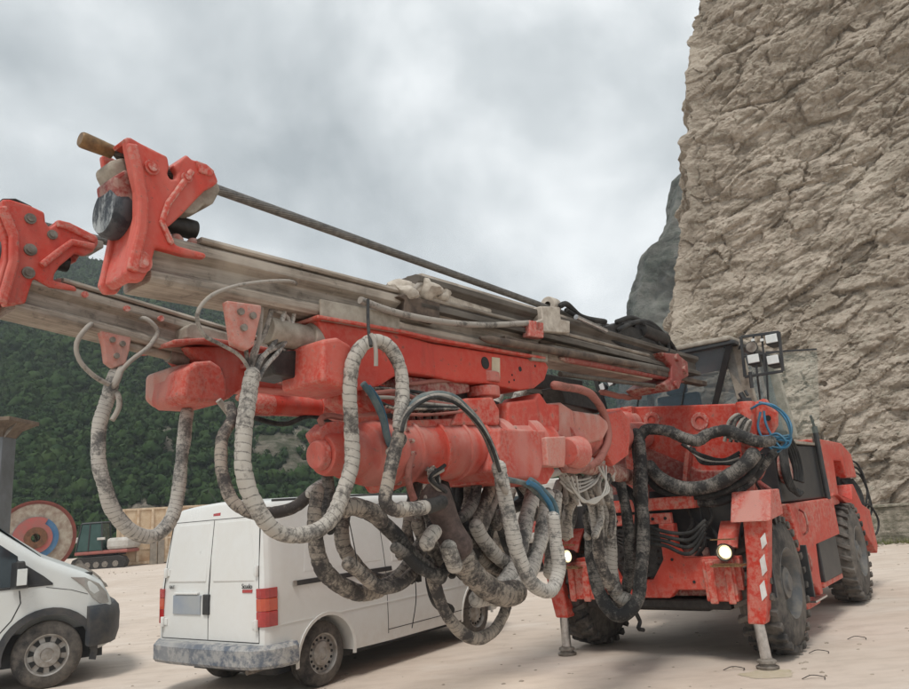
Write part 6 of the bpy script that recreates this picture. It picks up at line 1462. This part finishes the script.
# grass tufts along its foot
def tuft(mb,c,h,k):
    for _ in range(k):
        a=random.uniform(0,6.28); d=Vector((math.cos(a),math.sin(a),0)); b_=c+d*random.uniform(0,.08); t=b_+d*random.uniform(.02,.14)+Z*h*random.uniform(.5,1); s=Vector((-d.y,d.x,0))*.008
        mb.add([b_-s,b_+s,t],[(0,1,2)])
o_=MB()
for k in range(420): 
    t=random.random()*9; tuft(o_,w0+wd_*t-wn*random.uniform(.02,.35),random.uniform(.06,.26),9)
m_gr=simple('dry_grass',(.10,.13,.035),(.22,.20,.09),.9,0,2,0)
o=o_.build('weeds',m_gr,None); o['kind']='stuff'
# stones and rubble scattered on the yard
o_=MB(); 
def stone(mb,c,s):
    bm=bmesh.new(); bmesh.ops.create_icosphere(bm,subdivisions=1,radius=s); off=Vector((random.random()*50,0,0))
    vs=[c+Vector((v.co.x*1.2,v.co.y,v.co.z*.6))*(1+.5*noise.noise(v.co*(1/s)+off)) for v in bm.verts]; fs=[[v.index for v in f.verts] for f in bm.faces]; bm.free(); mb.add(vs,fs)
for k in range(1500):
    Y=random.uniform(6,40); X=random.uniform(-.75,.75)*Y+random.gauss(0,1); stone(o_,Vector((X,Y,.0)),random.choice((.008,.012,.016,.022))*(1 if Y<18 else 1.8))
for k in range(260):
    t=random.uniform(-14,9); stone(o_,w0+wd_*t-wn*random.uniform(.1,1.3)*random.random(),random.uniform(.03,.11))
o=o_.build('gravel',simple('pale_gravel',(.42,.36,.29),(.24,.20,.16),.95,0,9,.3),None); o['kind']='stuff'
# strips of curled metal and a wet stain by the jack foot
LT=((735,671,'thin curl of scrap wire on the ground left of the right jack foot'),(815,680,'thin curl of scrap wire near the bottom right of the yard'),(858,640,'thin curl of scrap wire on the open ground right of the front wheel'),(820,654,'short bent wire scrap between the wheel and the right edge'))
for a,b_,lb in LT:
    c=G(a,b_); o_=MB(); o_.tube([c+Vector((-.10,.02,.012)),c+Vector((.0,.05,.03)),c+Vector((.10,.03,.012)),c+Vector((.07,-.03,.012))],.004,6); o=o_.build('wire_scrap',m_dark,None); tag(o,lb,'wire scrap','curled wire scraps on the ground')
def stain(px,py,rx,ry,m,z):
    c=G(px,py); vs=[c+Z*z]; K=40
    for k in range(K):
        a=6.2832*k/K; r=1+.45*noise.noise(Vector((math.cos(a)*1.3,math.sin(a)*1.3,px*.1)))+.15*noise.noise(Vector((math.cos(a)*4,math.sin(a)*4,px))); vs.append(c+Vector((math.cos(a)*rx*r,math.sin(a)*ry*r,z)))
    o_=MB(); o_.add(vs,[(0,k+1,(k+1)%K+1) for k in range(K)]); o=o_.build('ground_stain',m,None); structure(o)
stain(768,674,.26,.16,simple('oily_yellow_dirt',(.44,.38,.25),(.54,.46,.37),.75,0,7,0),.003)
# valley air between the yard and the far slopes
hm=bpy.data.materials.new('valley_air'); hm.use_nodes=True; hn=hm.node_tree; hn.nodes.clear(); ho=nd(hn,'ShaderNodeOutputMaterial'); hv=nd(hn,'ShaderNodeVolumePrincipled')
hv.inputs['Color'].default_value=(.86,.92,1,1); hv.inputs['Density'].default_value=.0007; hn.links.new(hv.outputs[0],ho.inputs['Volume'])
hb=MB(); hb.box(Vector((0,120,61)),Vector((420,0,0)),Vector((0,260,0)),Vector((0,0,65.5))); hz_=hb.build('haze',hm,None); hz_['kind']='stuff'
